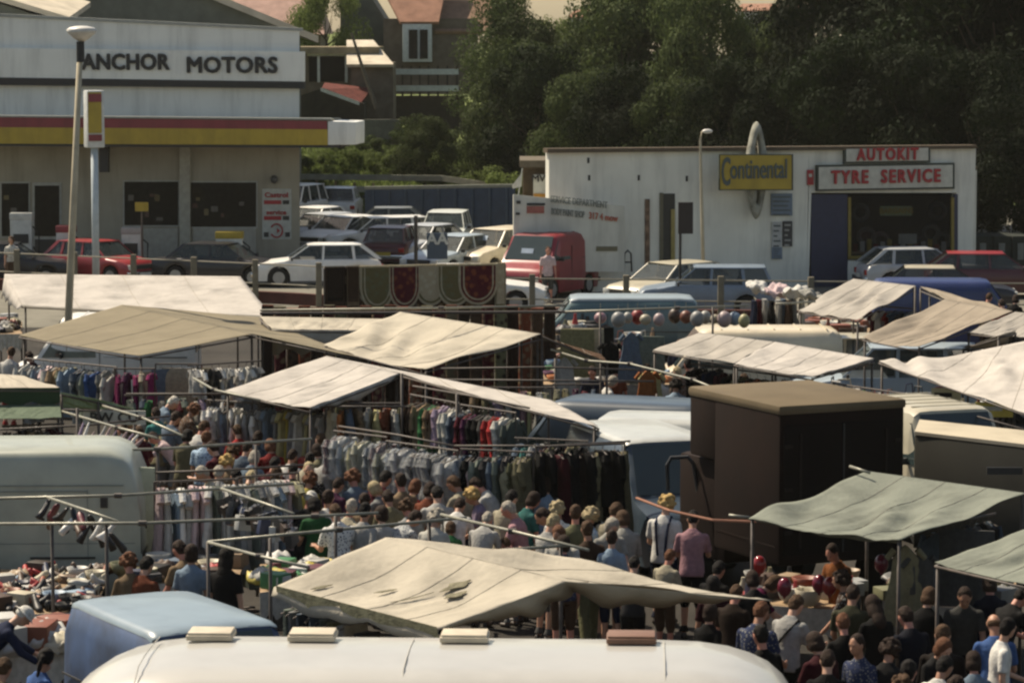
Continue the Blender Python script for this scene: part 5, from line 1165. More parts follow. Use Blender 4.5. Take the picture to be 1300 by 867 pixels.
# green striped box awning, left edge
a,b,c_,d = P(-70,493,2.55),P(76,492,2.55),P(30,477,2.6),P(-70,470,2.6)
o = stall('green and cream box awning at the left border', [[a,b,c_,d]], cv_c, .02, seed=17)
m = MB(); valance(m, a, b, [(0,.26),(1,.26)], ruf=.006); solid(m.build('green_valance', canvas('dark_green',(.035,.065,.035),.1), o))
m = MB(); cloth_patch(m, [P(-70,533,2.2),P(78,530,2.2),b-Vector((0,0,.27)),a-Vector((0,0,.27))], .02); solid(m.build('lower_awning', canvas('mid_green',(.12,.16,.11),.2), o))
stall('small faded green awning right of the green box awning', [C((77,517,2.2),(172,519,2.1),(125,507,2.3),(77,498,2.45))], cv_gl, .03, seed=18)
# foreground awning
pk = P(718,738,2.38); r0 = P(490,682,2.5); fl_ = P(556,799,2.0); bl_ = P(348,745,2.1); rr1 = P(980,762,2.1); r1 = P(738,708,2.28)
o = stall('big patched cream awning in the foreground behind the caravan', [[bl_, fl_, pk, r0], [rr1, r1, r0, pk]], cv_c, .14, seed=20, edge=False, posts=False, ten=.022, wr=.012,
   vals=[(fl_, pk, [(0,.04),(.25,.12),(.6,.24),(1,.10)],Vector((.25,.5,0))), (pk, rr1, [(0,.10),(.3,.28),(.7,.16),(1,.03)],Vector((-.15,.35,0))), (bl_, fl_, [(0,.10),(.3,.22),(.6,.12),(1,.2)],Vector((-.03,0,0)))])
m = MB()          # torn holes patched with dark cloth
def onp(u,v): 
    q = [bl_, fl_, pk, r0]; p = (q[0]*(1-u)+q[1]*u)*(1-v)+(q[3]*(1-u)+q[2]*u)*v; e = math.sin(math.pi*u)*math.sin(math.pi*v)
    return p+Vector((0,0,-.14*e-.063*math.sin(math.pi*u)*((1-v)**3)-.049*math.sin(math.pi*u)*v**3+.035))
rg = random.Random(4)
for (u0,v0,u1,v1,wd_) in ((.58,.60,.62,.80,.035),(.66,.52,.69,.66,.03),(.36,.36,.40,.5,.012),(.16,.10,.18,.26,.012),(.5,.3,.56,.58,.004)):
    pts = []; n_ = 12
    for k in range(n_):
        t = k/(n_-1); pts.append((u0+(u1-u0)*t, v0+(v1-v0)*t, wd_*math.sin(math.pi*min(.97,max(.03,t)))*rg.uniform(.5,1.3)))
    L1 = [onp(u-w__,v) for u,v,w__ in pts]; L2 = [onp(u+w__,v) for u,v,w__ in pts]
    m = MB(); m.add(L1+L2, [(k,k+1,n_+k+1,n_+k) for k in range(n_-1)]); solid(m.build('torn_patch', M('dark_patch',(.19,.175,.12),.95,.4,12,.6), o), .006)
m = MB(); valance(m, onp(.02,-.01), onp(1,-.01), [(0,.06),(.2,.14),(.4,.05),(.6,.16),(.8,.07),(1,.12)], n=60, seed=3, ruf=.05); solid(m.build('ragged_hem', M('olive_hem',(.2,.19,.12),.9,.4,10,.4), o), .005)
# ---------------------------------------------------------------- loose pipe frames
def pipe(label, pts, r=.020, mat=None, group='pale pipe frames over the left stalls', name='pipe'):
    ps = [P(*q) for q in pts]; o = MB().tube(ps, r, 8).build(name, mat or steel, smooth=True); tag(o, label, 'pipe', group); return ps, o
def clamp(par, p):
    x = MB().tube([p-Vector((.05,0,0)), p+Vector((.05,0,0))], .036, 8).build('clamp', dsteel, par)
def frame(label, pts, posts=(), **k):
    ps, o = pipe(label, pts, **k)
    for q in posts:
        t = (q-ps[0].dot(Vector((1,0,0))))
    return ps, o
for lb, pts in (
 ('long pale pipe crossing just above the white van roof',((-20,574,2.2),(200,570,2.2),(396,557,2.2))),
 ('pale pipe with dark clamps crossing the middle of the white van',((-20,633,2.0),(150,629,2.0),(373,614,2.0))),
 ('long pale pipe crossing the lower half of the white van to the crowd',((-20,665,2.1),(181,664,2.1),(400,655,2.1),(480,651,2.1))),
 ('pale pipe from the left pipe corner to the corner by the blonde woman',((264,688,2.1),(430,672,2.1),(592,657,2.1))),
 ('short pale pipe slanting down to the patched awning',((264,688,2.1),(330,706,2.1),(392,720,2.1))),
 ('pale pipe slanting down across the crowd from the blonde woman',((560,653,2.2),(650,674,2.2),(747,698,2.2))),
 ('short pale pipe meeting the slanting pipe above the awning ridge',((604,701,2.1),(720,692,2.1))),
 ('pipe with dark shoes hung from it before the white van',((57,630,2.0),(151,662,2.0))),
 ('pipe with handbags hung from it beside the nightdress rack',((281,620,2.05),(373,652,2.05))),
 ('pale pipe slanting under the pointed white awning at left',((246,480,2.2),(272,495,2.2),(330,508,2.2))),
 ('pale pipe slanting down from the faded green awning to the white haired man',((130,515,2.2),(180,530,2.2),(232,553,2.2))),
 ('pale pipe slanting from the green box awning to the fanned cloths',((78,522,2.2),(150,543,2.2),(200,556,2.2))),
 ('thin pale pipe in front of the brown carpets',((330,394,2.9),(560,391,2.9),(718,388,2.9))),
 ('pale pipe carrying the dangling coloured balls',((718,396,2.6),(860,391,2.6),(950,388,2.6))),
 ('pale pipe slanting right from the brown awning flank',((700,444,2.2),(745,458,2.2),(800,462,2.2),(880,482,2.2),(905,492,2.2))),
 ('thin pale pipe beyond the striped towels',((985,386,2.5),(1035,383,2.5))),
 ('short pale pipe poking up behind the large green awning',((1079,592,2.5),(1104,600,2.46))),
 ('pale pipe running left from the large green awning corner',((925,654,2.15),(952,657,2.12)))):
    ps, o = pipe(lb, pts)
    if len(ps) > 2:
        for p in ps[1:-1]: clamp(o, p)
for lb, px, z, D_ in (('upright pipe in front of the white van, tallest',93,2.25,None),):
    pass
def post(px, py, z, label, mat=dsteel, r=.022):
    p = P(px, py, z); o = MB().tube([Vector((p.x,p.y,0)), p], r, 8).build('frame_post', mat, smooth=True); tag(o, label, 'post', 'upright posts of the pipe frames')
for q in ((93,573,2.2,'upright post through the middle of the white van'),(66,664,2.1,'thin upright by the shoe table left of the taller post'),(135,664,2.1,'upright post at the rear edge of the white van'),(325,565,2.2,'upright post among the hanging handbags'),
          (426,655,2.1,'upright post beside the white tee shirt'),(343,683,2.1,'upright post under the lower left pipe corner'),(545,661,2.1,'upright post below the pipe near the white tee shirt'),(712,692,2.1,'upright post under the short pipe by the crowd'),
          (200,570,2.2,'upright post right of the fanned cloths'),(264,688,2.1,'upright post at the lower left pipe corner'),(98,518,2.4,'upright post under the faded green awning'),(705,455,2.2,'upright post left of the strapped van'),
          (834,500,1.9,'thin dark upright before the strapped van'),(580,500,2.4,'upright post between the two coat rails'),(510,474,2.6,'upright post at the peak of the pointed white awning'),(762,396,2.6,'upright post between the dangling balls at left'),(905,390,2.6,'upright post between the dangling balls at right'),(1162,364,2.8,'upright post under the ridge of the steep awning')): post(*q)
for lb, pts in (('dark rail under the faded green awning',((0,545,2.1),(110,540,2.1),(215,528,2.1))),('dark rail above the white fanned cloths',((0,560,2.0),(120,557,2.0),(230,551,2.0))),('rusty rail crossing under the tan awning',((160,500,1.7),(270,500,1.7),(345,497,1.7))),
   ('dark rail over the brown and tan coats',((524,490,2.35),(600,503,2.3),(672,518,2.3))),('dark rail slanting over the plastic covered jackets',((430,541,2.0),(505,552,2.0),(577,566,2.0))),('dark rail over the row of black coats',((577,566,2.0),(700,566,2.0),(800,560,2.0))),
   ('dark rail below the pointed white awning',((400,516,2.1),(455,516,2.1),(515,516,2.1))),('thin rail above the strapped van',((560,482,2.1),(700,483,2.1),(830,484,2.1))),('thin rail under the brown awning flank',((560,468,2.2),(690,466,2.2),(830,470,2.2))),
   ('dark rail through the dim stall behind the lorry',((1060,500,2.0),(1180,512,2.0),(1300,545,2.0))),('thin rail crossing before the pink nightdresses',((195,600,1.9),(300,596,1.9),(385,590,1.9)))):
    pipe(lb, pts, r=.016, mat=dsteel, group='dark rails between the stalls', name='rail')
# ---------------------------------------------------------------- garments
def garment(kind, seed):
    r = random.Random(seed); m = MB()
    Lg, wt, wb_, th = dict(jacket=(.74,.23,.27,.055), shirt=(.70,.22,.25,.035), coat=(1.08,.23,.30,.06), dress=(1.05,.19,.33,.04), trousers=(.98,.16,.15,.03), top=(.52,.20,.21,.03), sheet=(1.05,.40,.42,.02))[kind]
    nv, nu = 12, 14; rings = []; ph = r.uniform(0,6)
    for j in range(nv+1):
        v = j/nv; z = -.05-Lg*v
        w_ = wt+(wb_-wt)*v-(.03*math.sin(math.pi*min(1,v*1.6)) if kind in ('dress','jacket') else 0)
        if kind != 'trousers' and kind != 'sheet' and v < .01: w_ = .07; z = -.02
        elif kind not in ('trousers','sheet') and v < .1: w_ *= .93
        ring = []
        for s in (1,-1):
            for i in range(nu):
                u = -1+2*(i+.5)/nu; u *= s
                t_ = th*(1-.85*abs(u)**4)*(.8+.5*v)+.006
                f = .018*math.sin(u*7+ph+s)*v+.010*math.sin(u*15+ph*2)*v+.02*noise.noise(Vector((u*2,v*3,seed)))
                ring.append((u*w_, s*t_+f, z+.012*math.sin(u*5+ph)*(v > .95)+(-.05*abs(u) if v < .1 and kind not in ('sheet','trousers') else 0)))
        rings.append(ring)
    m.loft(rings)
    if kind in ('jacket','shirt','coat'):
        for s in (-1,1):
            ls = .56; x0 = s*(wt*.9); m.tube([(x0,0,-.08),(x0+s*.03,r.uniform(-.01,.02),-.22),(x0+s*.035,r.uniform(-.02,.03),-.42),(x0+s*.02,r.uniform(-.01,.05),-.09-ls)],[.035,.048,.042,.038],9)
    if kind in ('top','dress'):
        for s in (-1,1): m.tube([(s*wt*.8,0,-.08),(s*(wt+.07),0,-.2)],[.045,.04],8)
    return take(m.build(kind, bark, smooth='a'))
GM = {}
def gm(kind, v): 
    if (kind,v) not in GM: GM[kind,v] = garment(kind, v*7+len(kind))
    return GM[kind,v]
hm = MB(); hm.tube([(-.2,0,-.09),(0,0,-.03),(.2,0,-.09)], .008, 6); hm.tube([(0,0,-.03),(0,0,.03),(.02,0,.06),(.04,0,.04)], .004, 5); hanger = take(hm.build('hanger', dsteel))
plastic = M('plastic_film', (.75,.78,.78), .15, .1, 5, .9, alpha=.16, coat=.6, bscale=30)
ORD = ['first','second','third','fourth','fifth','sixth','seventh','eighth','ninth','tenth','eleventh','twelfth','thirteenth','fourteenth','fifteenth','sixteenth','seventeenth','eighteenth','nineteenth','twentieth']
def gcat(k): return {'top':'top','sheet':'curtain'}.get(k,k)
def rack(where, a, b, kind, cols, stand=True, tilt=0, cover=False, sc=1.0, jit=.035, face=False, rail=True, names=None):
    pa, pb = P(*a), P(*b); n = len(cols); d = (pb-pa); ang = math.atan2(d.y, d.x)-math.pi/2
    if rail:
        o = thing('clothes_rail', 'metal clothes rail carrying '+where, 'clothes rail', (pa.x,pa.y,0), world=True, group='clothes rails')
        MB().tube([pa-d*.02, pb+d*.02], .016, 8).build('bar', dsteel, o)
        if stand:
            for p in (pa-d*.01, pb+d*.01): MB().tube([Vector((p.x,p.y,0)), p], .016, 8).build('upright', dsteel, o); MB().box((p.x,p.y,.03),(.06,.5,.04),rz=ang).build('foot', dsteel, o)
    rd = random.Random(int(a[0]*3+a[1]))
    for k, c in enumerate(cols):
        kd = kind if isinstance(kind, str) else kind[k%len(kind)]
        p = pa+d*((k+.5)/n)+d*(rd.uniform(-jit,jit))
        rz = ang+rd.uniform(-.25,.25)+(math.pi/2 if face else 0)
        nm = CNM.get(c, c)
        g_ = inst(gm(kd, k%4), gcat(kd), cloth(c), None, p-Vector((0,0,.04+rd.uniform(0,.06))), (rd.uniform(-.04,.04), rd.uniform(-.05,.05), rz), (sc*rd.uniform(.9,1.05), sc*rd.uniform(.9,1.5), sc*rd.uniform(.68,1.18)))
        lw = f'{nm} {gcat(kd)}, {ORD[k]} from the left of {where}'.split()
        while len(lw) > 16: lw.remove('the')
        tag(g_, ' '.join(lw), gcat(kd), 'clothes hanging on the stall rails')
        inst(hanger, 'hanger', dsteel, g_)
        if cover: inst(gm(kd, k%4), 'plastic_cover', plastic, g_, (0,0,.01), (0,0,0), (1.06,1.5,1.05))
CNM = dict(lightblue='pale blue', lightgrey='light grey', offwhite='off white', darkbrown='dark brown', palepink='pale pink', paleyellow='pale yellow', greygreen='grey green', paleolive='pale olive')
rack('the shirt row under the tan awning',(34,455,2.0),(146,466,2.0),'shirt',['offwhite','lightgrey','lightblue','palepink','offwhite','tan','paleolive','lightblue','slate','lightgrey','greygreen','blue','lightgrey','offwhite'],sc=1.25)
rack('the magenta drapes under the tan awning point',(146,468,2.0),(196,468,2.0),'dress',['magenta','plum','magenta','beige','magenta'],sc=.95)
rack('the plain sheets right of the magenta drapes',(198,462,2.0),(250,462,2.0),'sheet',['cream','slate','beige','khaki'],face=True,sc=1.0)
rack('the jumpers under the right half of the tan awning',(240,464,2.1),(330,458,2.1),['top'],['white','white','charcoal','white','lightgrey','white','offwhite','lightgrey'],stand=False)
rack('the low shelf of tops under the tan awning',(160,502,1.6),(300,500,1.6),['top'],['greygreen','slate','green','grey','teal','maroon','greygreen','offwhite','lilac','charcoal','white','lightgrey'],stand=False)
rack('the white blouses beneath the pointed white awning',(264,508,1.95),(330,512,1.95),'shirt',['white','white','lightgrey','lightblue','white','white','lightgrey','white'],sc=1.05)
rack('the yellow and white dresses beneath the pointed awning',(332,512,1.95),(412,518,1.95),'dress',['lightgrey','lightblue','lightgrey','paleyellow','yellow','lightgrey','offwhite','paleyellow','lightgrey','white'],sc=.9)
rack('the dim shirts behind the pointed awning edge',(412,512,2.1),(510,512,2.1),'shirt',['cream','orange','slate','tan','offwhite','paleyellow','rust','offwhite'],stand=False,sc=.95)
rack('the brown coats under the slanting white strip',(522,501,2.2),(582,512,2.2),'jacket',['olive','brown','darkbrown','tan','green','tan','lilac','offwhite','offwhite'],sc=1.1)
rack('the dark and red coats right of the brown coats',(586,514,2.2),(654,524,2.2),'jacket',['slate','maroon','plum','black','black','grey','red','red','offwhite','greygreen'],sc=1.1)
rack('the plastic covered jackets behind the crowd',(425,547,2.0),(490,555,2.0),'jacket',['maroon','lightgrey','lightblue','paleyellow','paleolive','slate','maroon'],sc=1.1,cover=True,stand=False)
rack('the plastic wrapped suits left of the green coats',(492,560,2.0),(580,572,2.0),'jacket',['olive','slate','lightgrey','silver','grey','charcoal','black','charcoal','black','silver','lightgrey'],sc=1.15,cover=True)
rack('the grey green coats in the centre',(586,570,2.0),(676,574,2.0),'jacket',['slate','black','palepink','greygreen','charcoal','greygreen','slate','charcoal','paleolive','olive','khaki','khaki'],sc=1.15)
rack('the black coats beside the slate van',(682,567,2.05),(792,563,2.05),'coat',['black','black','maroon','black','black','darkbrown','black','khaki','black','black','khaki'],sc=1.05)
rack('the jackets peeping above the black coats',(655,556,2.1),(745,560,2.1),'top',['slate','teal','lightgrey','maroon','olive','black','maroon','khaki','black'],stand=False)
rack('the nightdresses right of the white van',(197,612,1.9),(300,608,1.9),'dress',['palepink','white','lightblue','white','white','palepink','palepink','white','greygreen','white','offwhite','lightgrey'],sc=1.1)
rack('the pale dresses behind the handbags',(302,606,1.9),(378,600,1.9),'dress',['white','greygreen','lightgrey','white','lightblue','white','palepink','paleolive'],sc=1.15)
rack('the mixed clothes behind the long centre awning',(598,492,2.0),(700,492,2.0),'dress',['tan','khaki','greygreen','lilac','offwhite','slate','pink','paleyellow','lightgrey','paleolive'],sc=.95)
rack('the tan and plum clothes above the strapped van',(702,488,2.0),(760,488,2.0),'dress',['paleolive','khaki','plum','maroon','slate'],sc=.9,stand=False)
rack('the dark coats under the awning behind the lorry',(880,462,2.0),(1015,480,2.0),'coat',['black','darkbrown','navy','maroon','black','olive','black','rust','black','lightgrey','darkbrown','black'],stand=False)
rack('the brown coats under the green box awning',(4,541,2.0),(80,538,2.0),'jacket',['brown','white','brown','tan','tan','offwhite','maroon','darkbrown'],sc=.95,stand=False)
rack('the blue and white blouses under the large green awning',(1185,668,2.0),(1262,652,2.0),'shirt',['slate','lightblue','slate','grey','slate','lightgrey','charcoal','slate'],stand=False)
rack('the jeans under the ragged hem of the foreground awning',(368,756,1.9),(470,786,1.9),'trousers',['greygreen','lightgrey','slate','charcoal','slate','greygreen','olive','lightgrey','beige','charcoal'],sc=1.1,stand=False)
rack('the dark stock under the great white awning',(1060,487,1.9),(1190,506,1.9),'top',['maroon','black','green','red','offwhite','charcoal','plum','black','lightgrey','brown','black','rust'],stand=False)
rack('the stock under the steep upper right awning',(1108,388,2.2),(1160,392,2.2),'top',['maroon','white','red','slate','charcoal','lightgrey'],stand=False)
# fanned pale cloths
rd = random.Random(2)
for k in range(12):
    p = P(88+k*6, 578-(k%3)*1.5, 1.8); o = thing('rolled_cloth', f'{["lilac white","white","pale pink"][k%3]} rolled cloth, {ORD[k]} from the left in the fan above the white van', 'cloth roll', p, group='fanned rolled cloths')
    dx = .22+.012*k; m = MB(); m.tube([(-.05,0,-.5),(dx*.3,0,.0),(dx,0,.40+rd.uniform(-.06,.1)-.012*k)],[.05,.055,.012],8); m.build('cloth', cloth(['lilac','white','palepink'][k%3]), o, smooth=True)
# hand lettered board
o = thing('sign', 'hand lettered white board reading BW CU above the fanned cloths', 'sign', P(145,534,2.0), world=True)
a_ = P(145,530,2.0); b_ = MB().box(a_,(1.0,.03,.22)).build('board', M('sign_cream',(.5,.5,.43),.6), o); text('BW CU', .15, black, b_, a_+Vector((0,-.02,0)), (1,0,0), (0,0,1), 1.1, .008)
# ---------------------------------------------------------------- rugs
ra, rb = P(412,341,2.75), P(641,336,2.75)
o = thing('rug_rack', 'pole frame carrying the row of patterned rugs', 'rack', (ra.x,ra.y,0), world=True)
MB().tube([ra,rb], .03, 8).build('bar', dsteel, o)
for t in (0,.5,1): q = ra.lerp(rb,t); MB().tube([Vector((q.x,q.y+.1,0)), q], .03, 8).build('upright', dsteel, o)
def rugmat(name, c1, c2):
    CA, CB = tuple(x*.6 for x in CN[c1]), tuple(x*.6 for x in CN[c2]); m = M(name, CA, .95, .3, 5, .5); n = m.node_tree.nodes; l = m.node_tree.links
    tc = n.new('ShaderNodeTexCoord'); v = n.new('ShaderNodeTexVoronoi'); v.inputs['Scale'].default_value = 7; l.new(tc.outputs['Object'], v.inputs['Vector'])
    mr = n.new('ShaderNodeMapRange'); mr.inputs[1].default_value = .25; mr.inputs[2].default_value = .5; l.new(v.outputs['Distance'], mr.inputs[0])
    mx = n.new('ShaderNodeMix'); mx.data_type = 'RGBA'; mx.inputs[6].default_value = (*CB,1); mx.inputs[7].default_value = (*CA,1); l.new(mr.outputs[0], mx.inputs[0]); l.new(mx.outputs[2], n['Principled BSDF'].inputs['Base Color']); return m
def rug(t0, t1, drop, mats, label, half=True, off=0.0):
    p0, p1 = ra.lerp(rb,t0), ra.lerp(rb,t1); w_ = (p1-p0).length; c = (p0+p1)/2; a = math.atan2((p1-p0).y,(p1-p0).x)
    o = thing('rug', label, 'rug', (c.x,c.y,c.z), a, 'rugs hung over the pole')
    def layer(s, y, name, mat, th=.02, z0=0):
        m = MB(); pts = [(-w_/2*s,y,z0)]
        if half: pts += [(-w_/2*s*math.cos(g_), y, -drop*.45-(drop*.55*s-(1-s)*.0)*math.sin(g_)) for g_ in [math.pi*k/16 for k in range(17)]]
        else: pts += [(-w_/2*s,y,-drop*s),(w_/2*s,y,-drop*s)]
        pts += [(w_/2*s,y,z0)]; m.prism(pts,(0,th,0)); m.build(name, mat, o)
    layer(1.0, -.06-off, 'border', mats[0]); layer(.88, -.068-off, 'outer_band', mats[1], .012); layer(.78, -.076-off, 'inner_band', mats[0], .012); layer(.70, -.084-off, 'field', mats[2], .012)
    m = MB(); m.tube([(-w_/2,-.02-off,.015),(w_/2,-.02-off,.015)], .035, 8); m.build('fold', mats[0], o)
    m = MB(); 
    for k in range(int(w_/.05)): m.box((-w_/2+.025+k*.05, -.07-off,.045),(.018,.01,.04))
    m.build('fringe', cloth('cream'), o)
CN['rugbeige'] = (.55,.47,.32); CN['rugcream'] = (.62,.56,.40); kb = rugmat('rug_cream','rugbeige','rugcream'); CN['rugolive'] = (.20,.17,.08); go_ = rugmat('rug_olive','rugolive','olive'); rd_ = rugmat('rug_red','maroon','rust'); mr_ = rugmat('rug_crimson','maroon','rust')
o = thing('carpet', 'long brown patterned carpet hung the whole width behind the smaller rugs', 'carpet', (ra.x,ra.y,ra.z), math.atan2((rb-ra).y,(rb-ra).x)); L_r = (rb-ra).length
m = MB(); m.box((L_r*.5,.03,-.62),(L_r*1.0,.03,1.24)); m.build('pile', rugmat('rug_back','brown','tan'), o); m = MB(); m.box((L_r*.5,.012,-1.2),(L_r*1.0,.02,.06)); m.build('border', cloth('beige'), o)
rug(.0,.11,.95,(cloth('darkbrown'),cloth('brown'),cloth('darkbrown')),'shaggy dark brown sheepskin rug at the left end of the pole',half=False)
rug(.115,.19,.98,(cloth('brown'),cloth('tan'),cloth('brown')),'narrow brown striped rug next to the sheepskin',half=False)
rug(.19,.375,.98,(kb,go_,go_),'dark olive rug with cream half round border',off=.03)
rug(.18,.235,.75,(kb,go_,kb),'narrow cream and olive rug edge beside the dark olive rug')
rug(.345,.52,.97,(kb,rd_,mr_),'crimson half round rug with cream border',off=.05)
rug(.49,.67,.9,(kb,go_,kb),'pale sage half round rug right of the crimson one',off=.02)
rug(.61,.81,.92,(kb,go_,go_),'olive half round rug right of the pale sage one',off=.06)
rug(.73,.95,.9,(kb,rd_,rd_),'dark red half round rug near the right end of the pole',off=.09)
rug(.94,1.0,1.15,(kb,go_,kb),'narrow hanging cream runner at the right end of the pole',half=False)
# carpets standing below
o = thing('pole_rack', 'frame behind the standing carpets', 'rack', P(540,392,2.2), world=True)
MB().tube([P(330,398,2.3), P(720,396,2.3)], .03, 8).build('bar', dsteel, o)
cc_ = ['darkbrown','maroon','brown','rust','darkbrown','maroon','olive','brown','darkbrown','maroon','darkbrown','brown','rust','darkbrown','maroon','khaki','darkbrown','brown','maroon','olive','darkbrown','rust','brown','darkbrown']
for k, c in enumerate(cc_):
    x0 = 332+k*15.6; p = P(x0+7, 394+(k*7%5), 2.2); wd_ = 15.2/57
    cz = 'carpet'
    o = thing('carpet', f'{CNM.get(c,c)} carpet hanging {["at the far left","in the left part","left of the middle","in the middle","right of the middle","at the right end"][k//4]} of the carpet row, {ORD[k%4]} in its bunch', 'carpet', (p.x,p.y+.2,0), random.uniform(-.1,.1), 'carpets hanging under the rugs')
    m = MB(); rr = []
    for j in range(9):
        z = 2.25*(1-j/8)+.02; rr.append([(wd_*.5*math.cos(g_)*(1+.08*math.sin(j+k)), .09*math.sin(g_)+.02*math.sin(j*1.3+k), z) for g_ in [6.2832*i/12 for i in range(12)]])
    m.loft(rr); m.build('pile', rugmat('carpet_'+c, c, 'tan' if k%3 == 0 else 'darkbrown'), o, smooth='a')
    MB().box((0,0,2.27),(wd_*.9,.1,.05)).build('bound_edge', cloth('khaki' if k%4 == 1 else 'rust'), o)
# striped towels bundle
for k,(c,dx) in enumerate((('navy',0),('maroon',.1),('white',.22),('black',.36),('white',.5),('slate',.6),('brown',.72),('lightgrey',.82),('offwhite',.98))):
    p = P(957+dx*62, 379-(k%3), 2.2)
    o = tag(inst(gm('sheet', k%4), 'towel', cloth(c), None, p, (0,0,R(90+random.uniform(-12,12))), (.35,2.2,.95)), f'{CNM.get(c,c)} towel, {ORD[k]} from the left in the striped bundle by the fence', 'towel', 'striped towels by the fence')
for k in range(4):
    p = P(965+k*22, 366+k*3, 2.3); m = MB(); m.ell((0,0,0),(.30,.28,.09),26,16); m.v = [(x_*(1+.6*noise.noise(Vector((x_*6,y_*6,k)))), y_, z_+.16*noise.noise(Vector((x_*7,y_*7,k+z_*5)))) for x_,y_,z_ in m.v]; o = m.build('folded_cloth', cloth(['white','palepink','white','offwhite'][k]), smooth=True); o.location = p; o.rotation_euler = (.1,.2*(-1)**k,k)
    tag(o, f'{["white","pale pink","bright white","off white"][k]} crumpled cloth lying on top of the striped towels, {ORD[k]} from the left', 'cloth', 'crumpled cloths')
# dangling balls
for k,(px,py,c) in enumerate(((765,405,'pink'),(783,405,'lightgrey'),(796,403,'offwhite'),(808,402,'red'),(822,404,'cream'),(838,404,'palepink'),(868,402,'rust'),(884,403,'lightgrey'),(898,404,'offwhite'),(909,404,'cream'),(921,404,'palepink'),(934,404,'lightblue'),(947,405,'paleyellow'),(854,403,'brown'))):
    p = P(px+random.uniform(-3,3),py+random.uniform(-2,3),2.35); m = MB(); q_ = random.uniform(.10,.17); m.ell((0,0,0),(q_,q_,q_*random.uniform(.9,1.25)),16,12); o = m.build('ball', M('rubber_ball_'+c, tuple(x*.5 for x in CN[c]), .5, .08, 4), smooth=True); o.location = p
    tag(o, f'{CNM.get(c,c)} ball dangling {ORD[k] if k < 13 else "thirteenth"} along the pipe above the cream van', 'ball', 'balls dangling from the pipe')
    MB().tube([(0,0,.14),(0,0,.3)], .005, 5).build('string', cloth('cream'), o)
# balloons
for k,(px,py,z,c) in enumerate(((964,717,1.5,'red'),(1040,741,1.3,'pink2'),(1053,744,1.3,'red'),(1119,715,1.5,'pink2'),(996,745,1.35,'pink2'))):
    CN['pink2'] = (.28,.03,.06); p = P(px,py,z); m = MB(); m.ell((0,0,0),(.09,.09,.12),16,12); m.ell((0,0,-.125),(.02,.02,.02),8,6)
    o = m.build('balloon', M('balloon_'+c, tuple(x*.7 for x in CN[c]), .15, .05, 3, coat=.5, trans=.3), smooth=True); o.location = p; tag(o, ['red balloon left of the bending magenta woman','pink balloon left of its twin under the orange shirt','red balloon right of its twin under the orange shirt','pink balloon right of the orange shirted trader','pink balloon lowest behind the magenta woman'][k], 'balloon', 'balloons on the green stall')
# hung shoes and handbags
def shoe_mesh(seed):
    r = random.Random(seed); m = MB(); rr = []
    for j,(y,w_,h) in enumerate(((-.13,.03,.07),(-.12,.036,.09),(-.05,.036,.085),(.0,.04,.065),(.06,.046,.05),(.11,.04,.04),(.14,.02,.025))):
        rr.append([(w_*math.cos(g_), y, h*.5+h*.5*math.sin(g_)+(.03*(y < -.05) if seed%2 else 0)) for g_ in [6.2832*i/12 for i in range(12)]])
    m.loft(rr)
    if seed%2: m.box((0,-.11,.02),(.03,.03,.06))
    return take(m.build('shoe', bark, smooth=True))
SH = [shoe_mesh(1), shoe_mesh(2)]
def bag_mesh():
    m = MB(); m.box((0,0,-.22),(.26,.09,.2)); m.tube([(-.1,0,-.13),(-.07,0,-.02),(.07,0,-.02),(.1,0,-.13)], .008, 6); return take(m.build('handbag', bark, bevel=.02))
BG = bag_mesh()
rd = random.Random(11)
a_, b_ = P(57,630,2.0), P(151,662,2.0)
for k in range(16):
    p = a_.lerp(b_,(k+.3)/16); c = ['black','brown','maroon','black','black','white'][k%6] if k < 11 else ['white','black'][k%2]
    o = inst(SH[k%2], 'shoe', M('leather_'+c, CN[c], .45, .1, 6), None, p-Vector((0,0,.18+.12*(k%2))), (rd.uniform(.8,1.5),rd.uniform(-.4,.4),rd.uniform(0,6)), (1.15,)*3); tag(o, f'{c} shoe dangling, {ORD[k]} along the pipe before the white van', 'shoe', 'shoes dangling from the pipe')
a_, b_ = P(281,620,2.05), P(373,652,2.05)
for k in range(15):
    p = a_.lerp(b_,(k+.3)/15); c = ['black','darkbrown','charcoal','black','navy','offwhite'][k%6]
    o = inst(BG, 'handbag', M('leather_'+c, CN[c], .45, .1, 6), None, p-Vector((0,0,.06*(k%3))), (0,rd.uniform(-.3,.3),rd.uniform(0,3)), (1.0,)*3); tag(o, f'{CNM.get(c,c)} handbag hanging {ORD[k]} along the pipe beside the nightdresses', 'handbag', 'handbags hanging from the pipe')
# ---------------------------------------------------------------- tables and goods
bx = MB(); bx.box((0,0,.05),(.24,.18,.10)); BX = take(bx.build('box', bark, bevel=.008))
bw_ = MB(); bw_.loft([[(r_*math.cos(6.2832*i/16), r_*math.sin(6.2832*i/16), z_) for i in range(16)] for r_,z_ in ((.04,0),(.09,.03),(.12,.10),(.11,.10),(.07,.04))], cap=False); BWL = take(bw_.build('bowl', bark, smooth=True))
fd_ = MB(); fd_.ell((0,0,.04),(.15,.12,.05),22,12); fd_.v = [(x_*(1+.5*noise.noise(Vector((x_*9,y_*9,z_*9)))), y_*(1+.5*noise.noise(Vector((x_*11+3,y_*9,z_*9)))), max(0,z_+.045*noise.noise(Vector((x_*17,y_*17,5))))) for x_,y_,z_ in fd_.v]; FD = take(fd_.build('folded_cloth', bark, smooth=True))
jr = MB(); jr.loft([[(r_*math.cos(6.2832*i/12), r_*math.sin(6.2832*i/12), z_) for i in range(12)] for r_,z_ in ((.03,0),(.036,.02),(.036,.10),(.018,.14),(.018,.17))]); JR = take(jr.build('bottle', bark, smooth='a'))
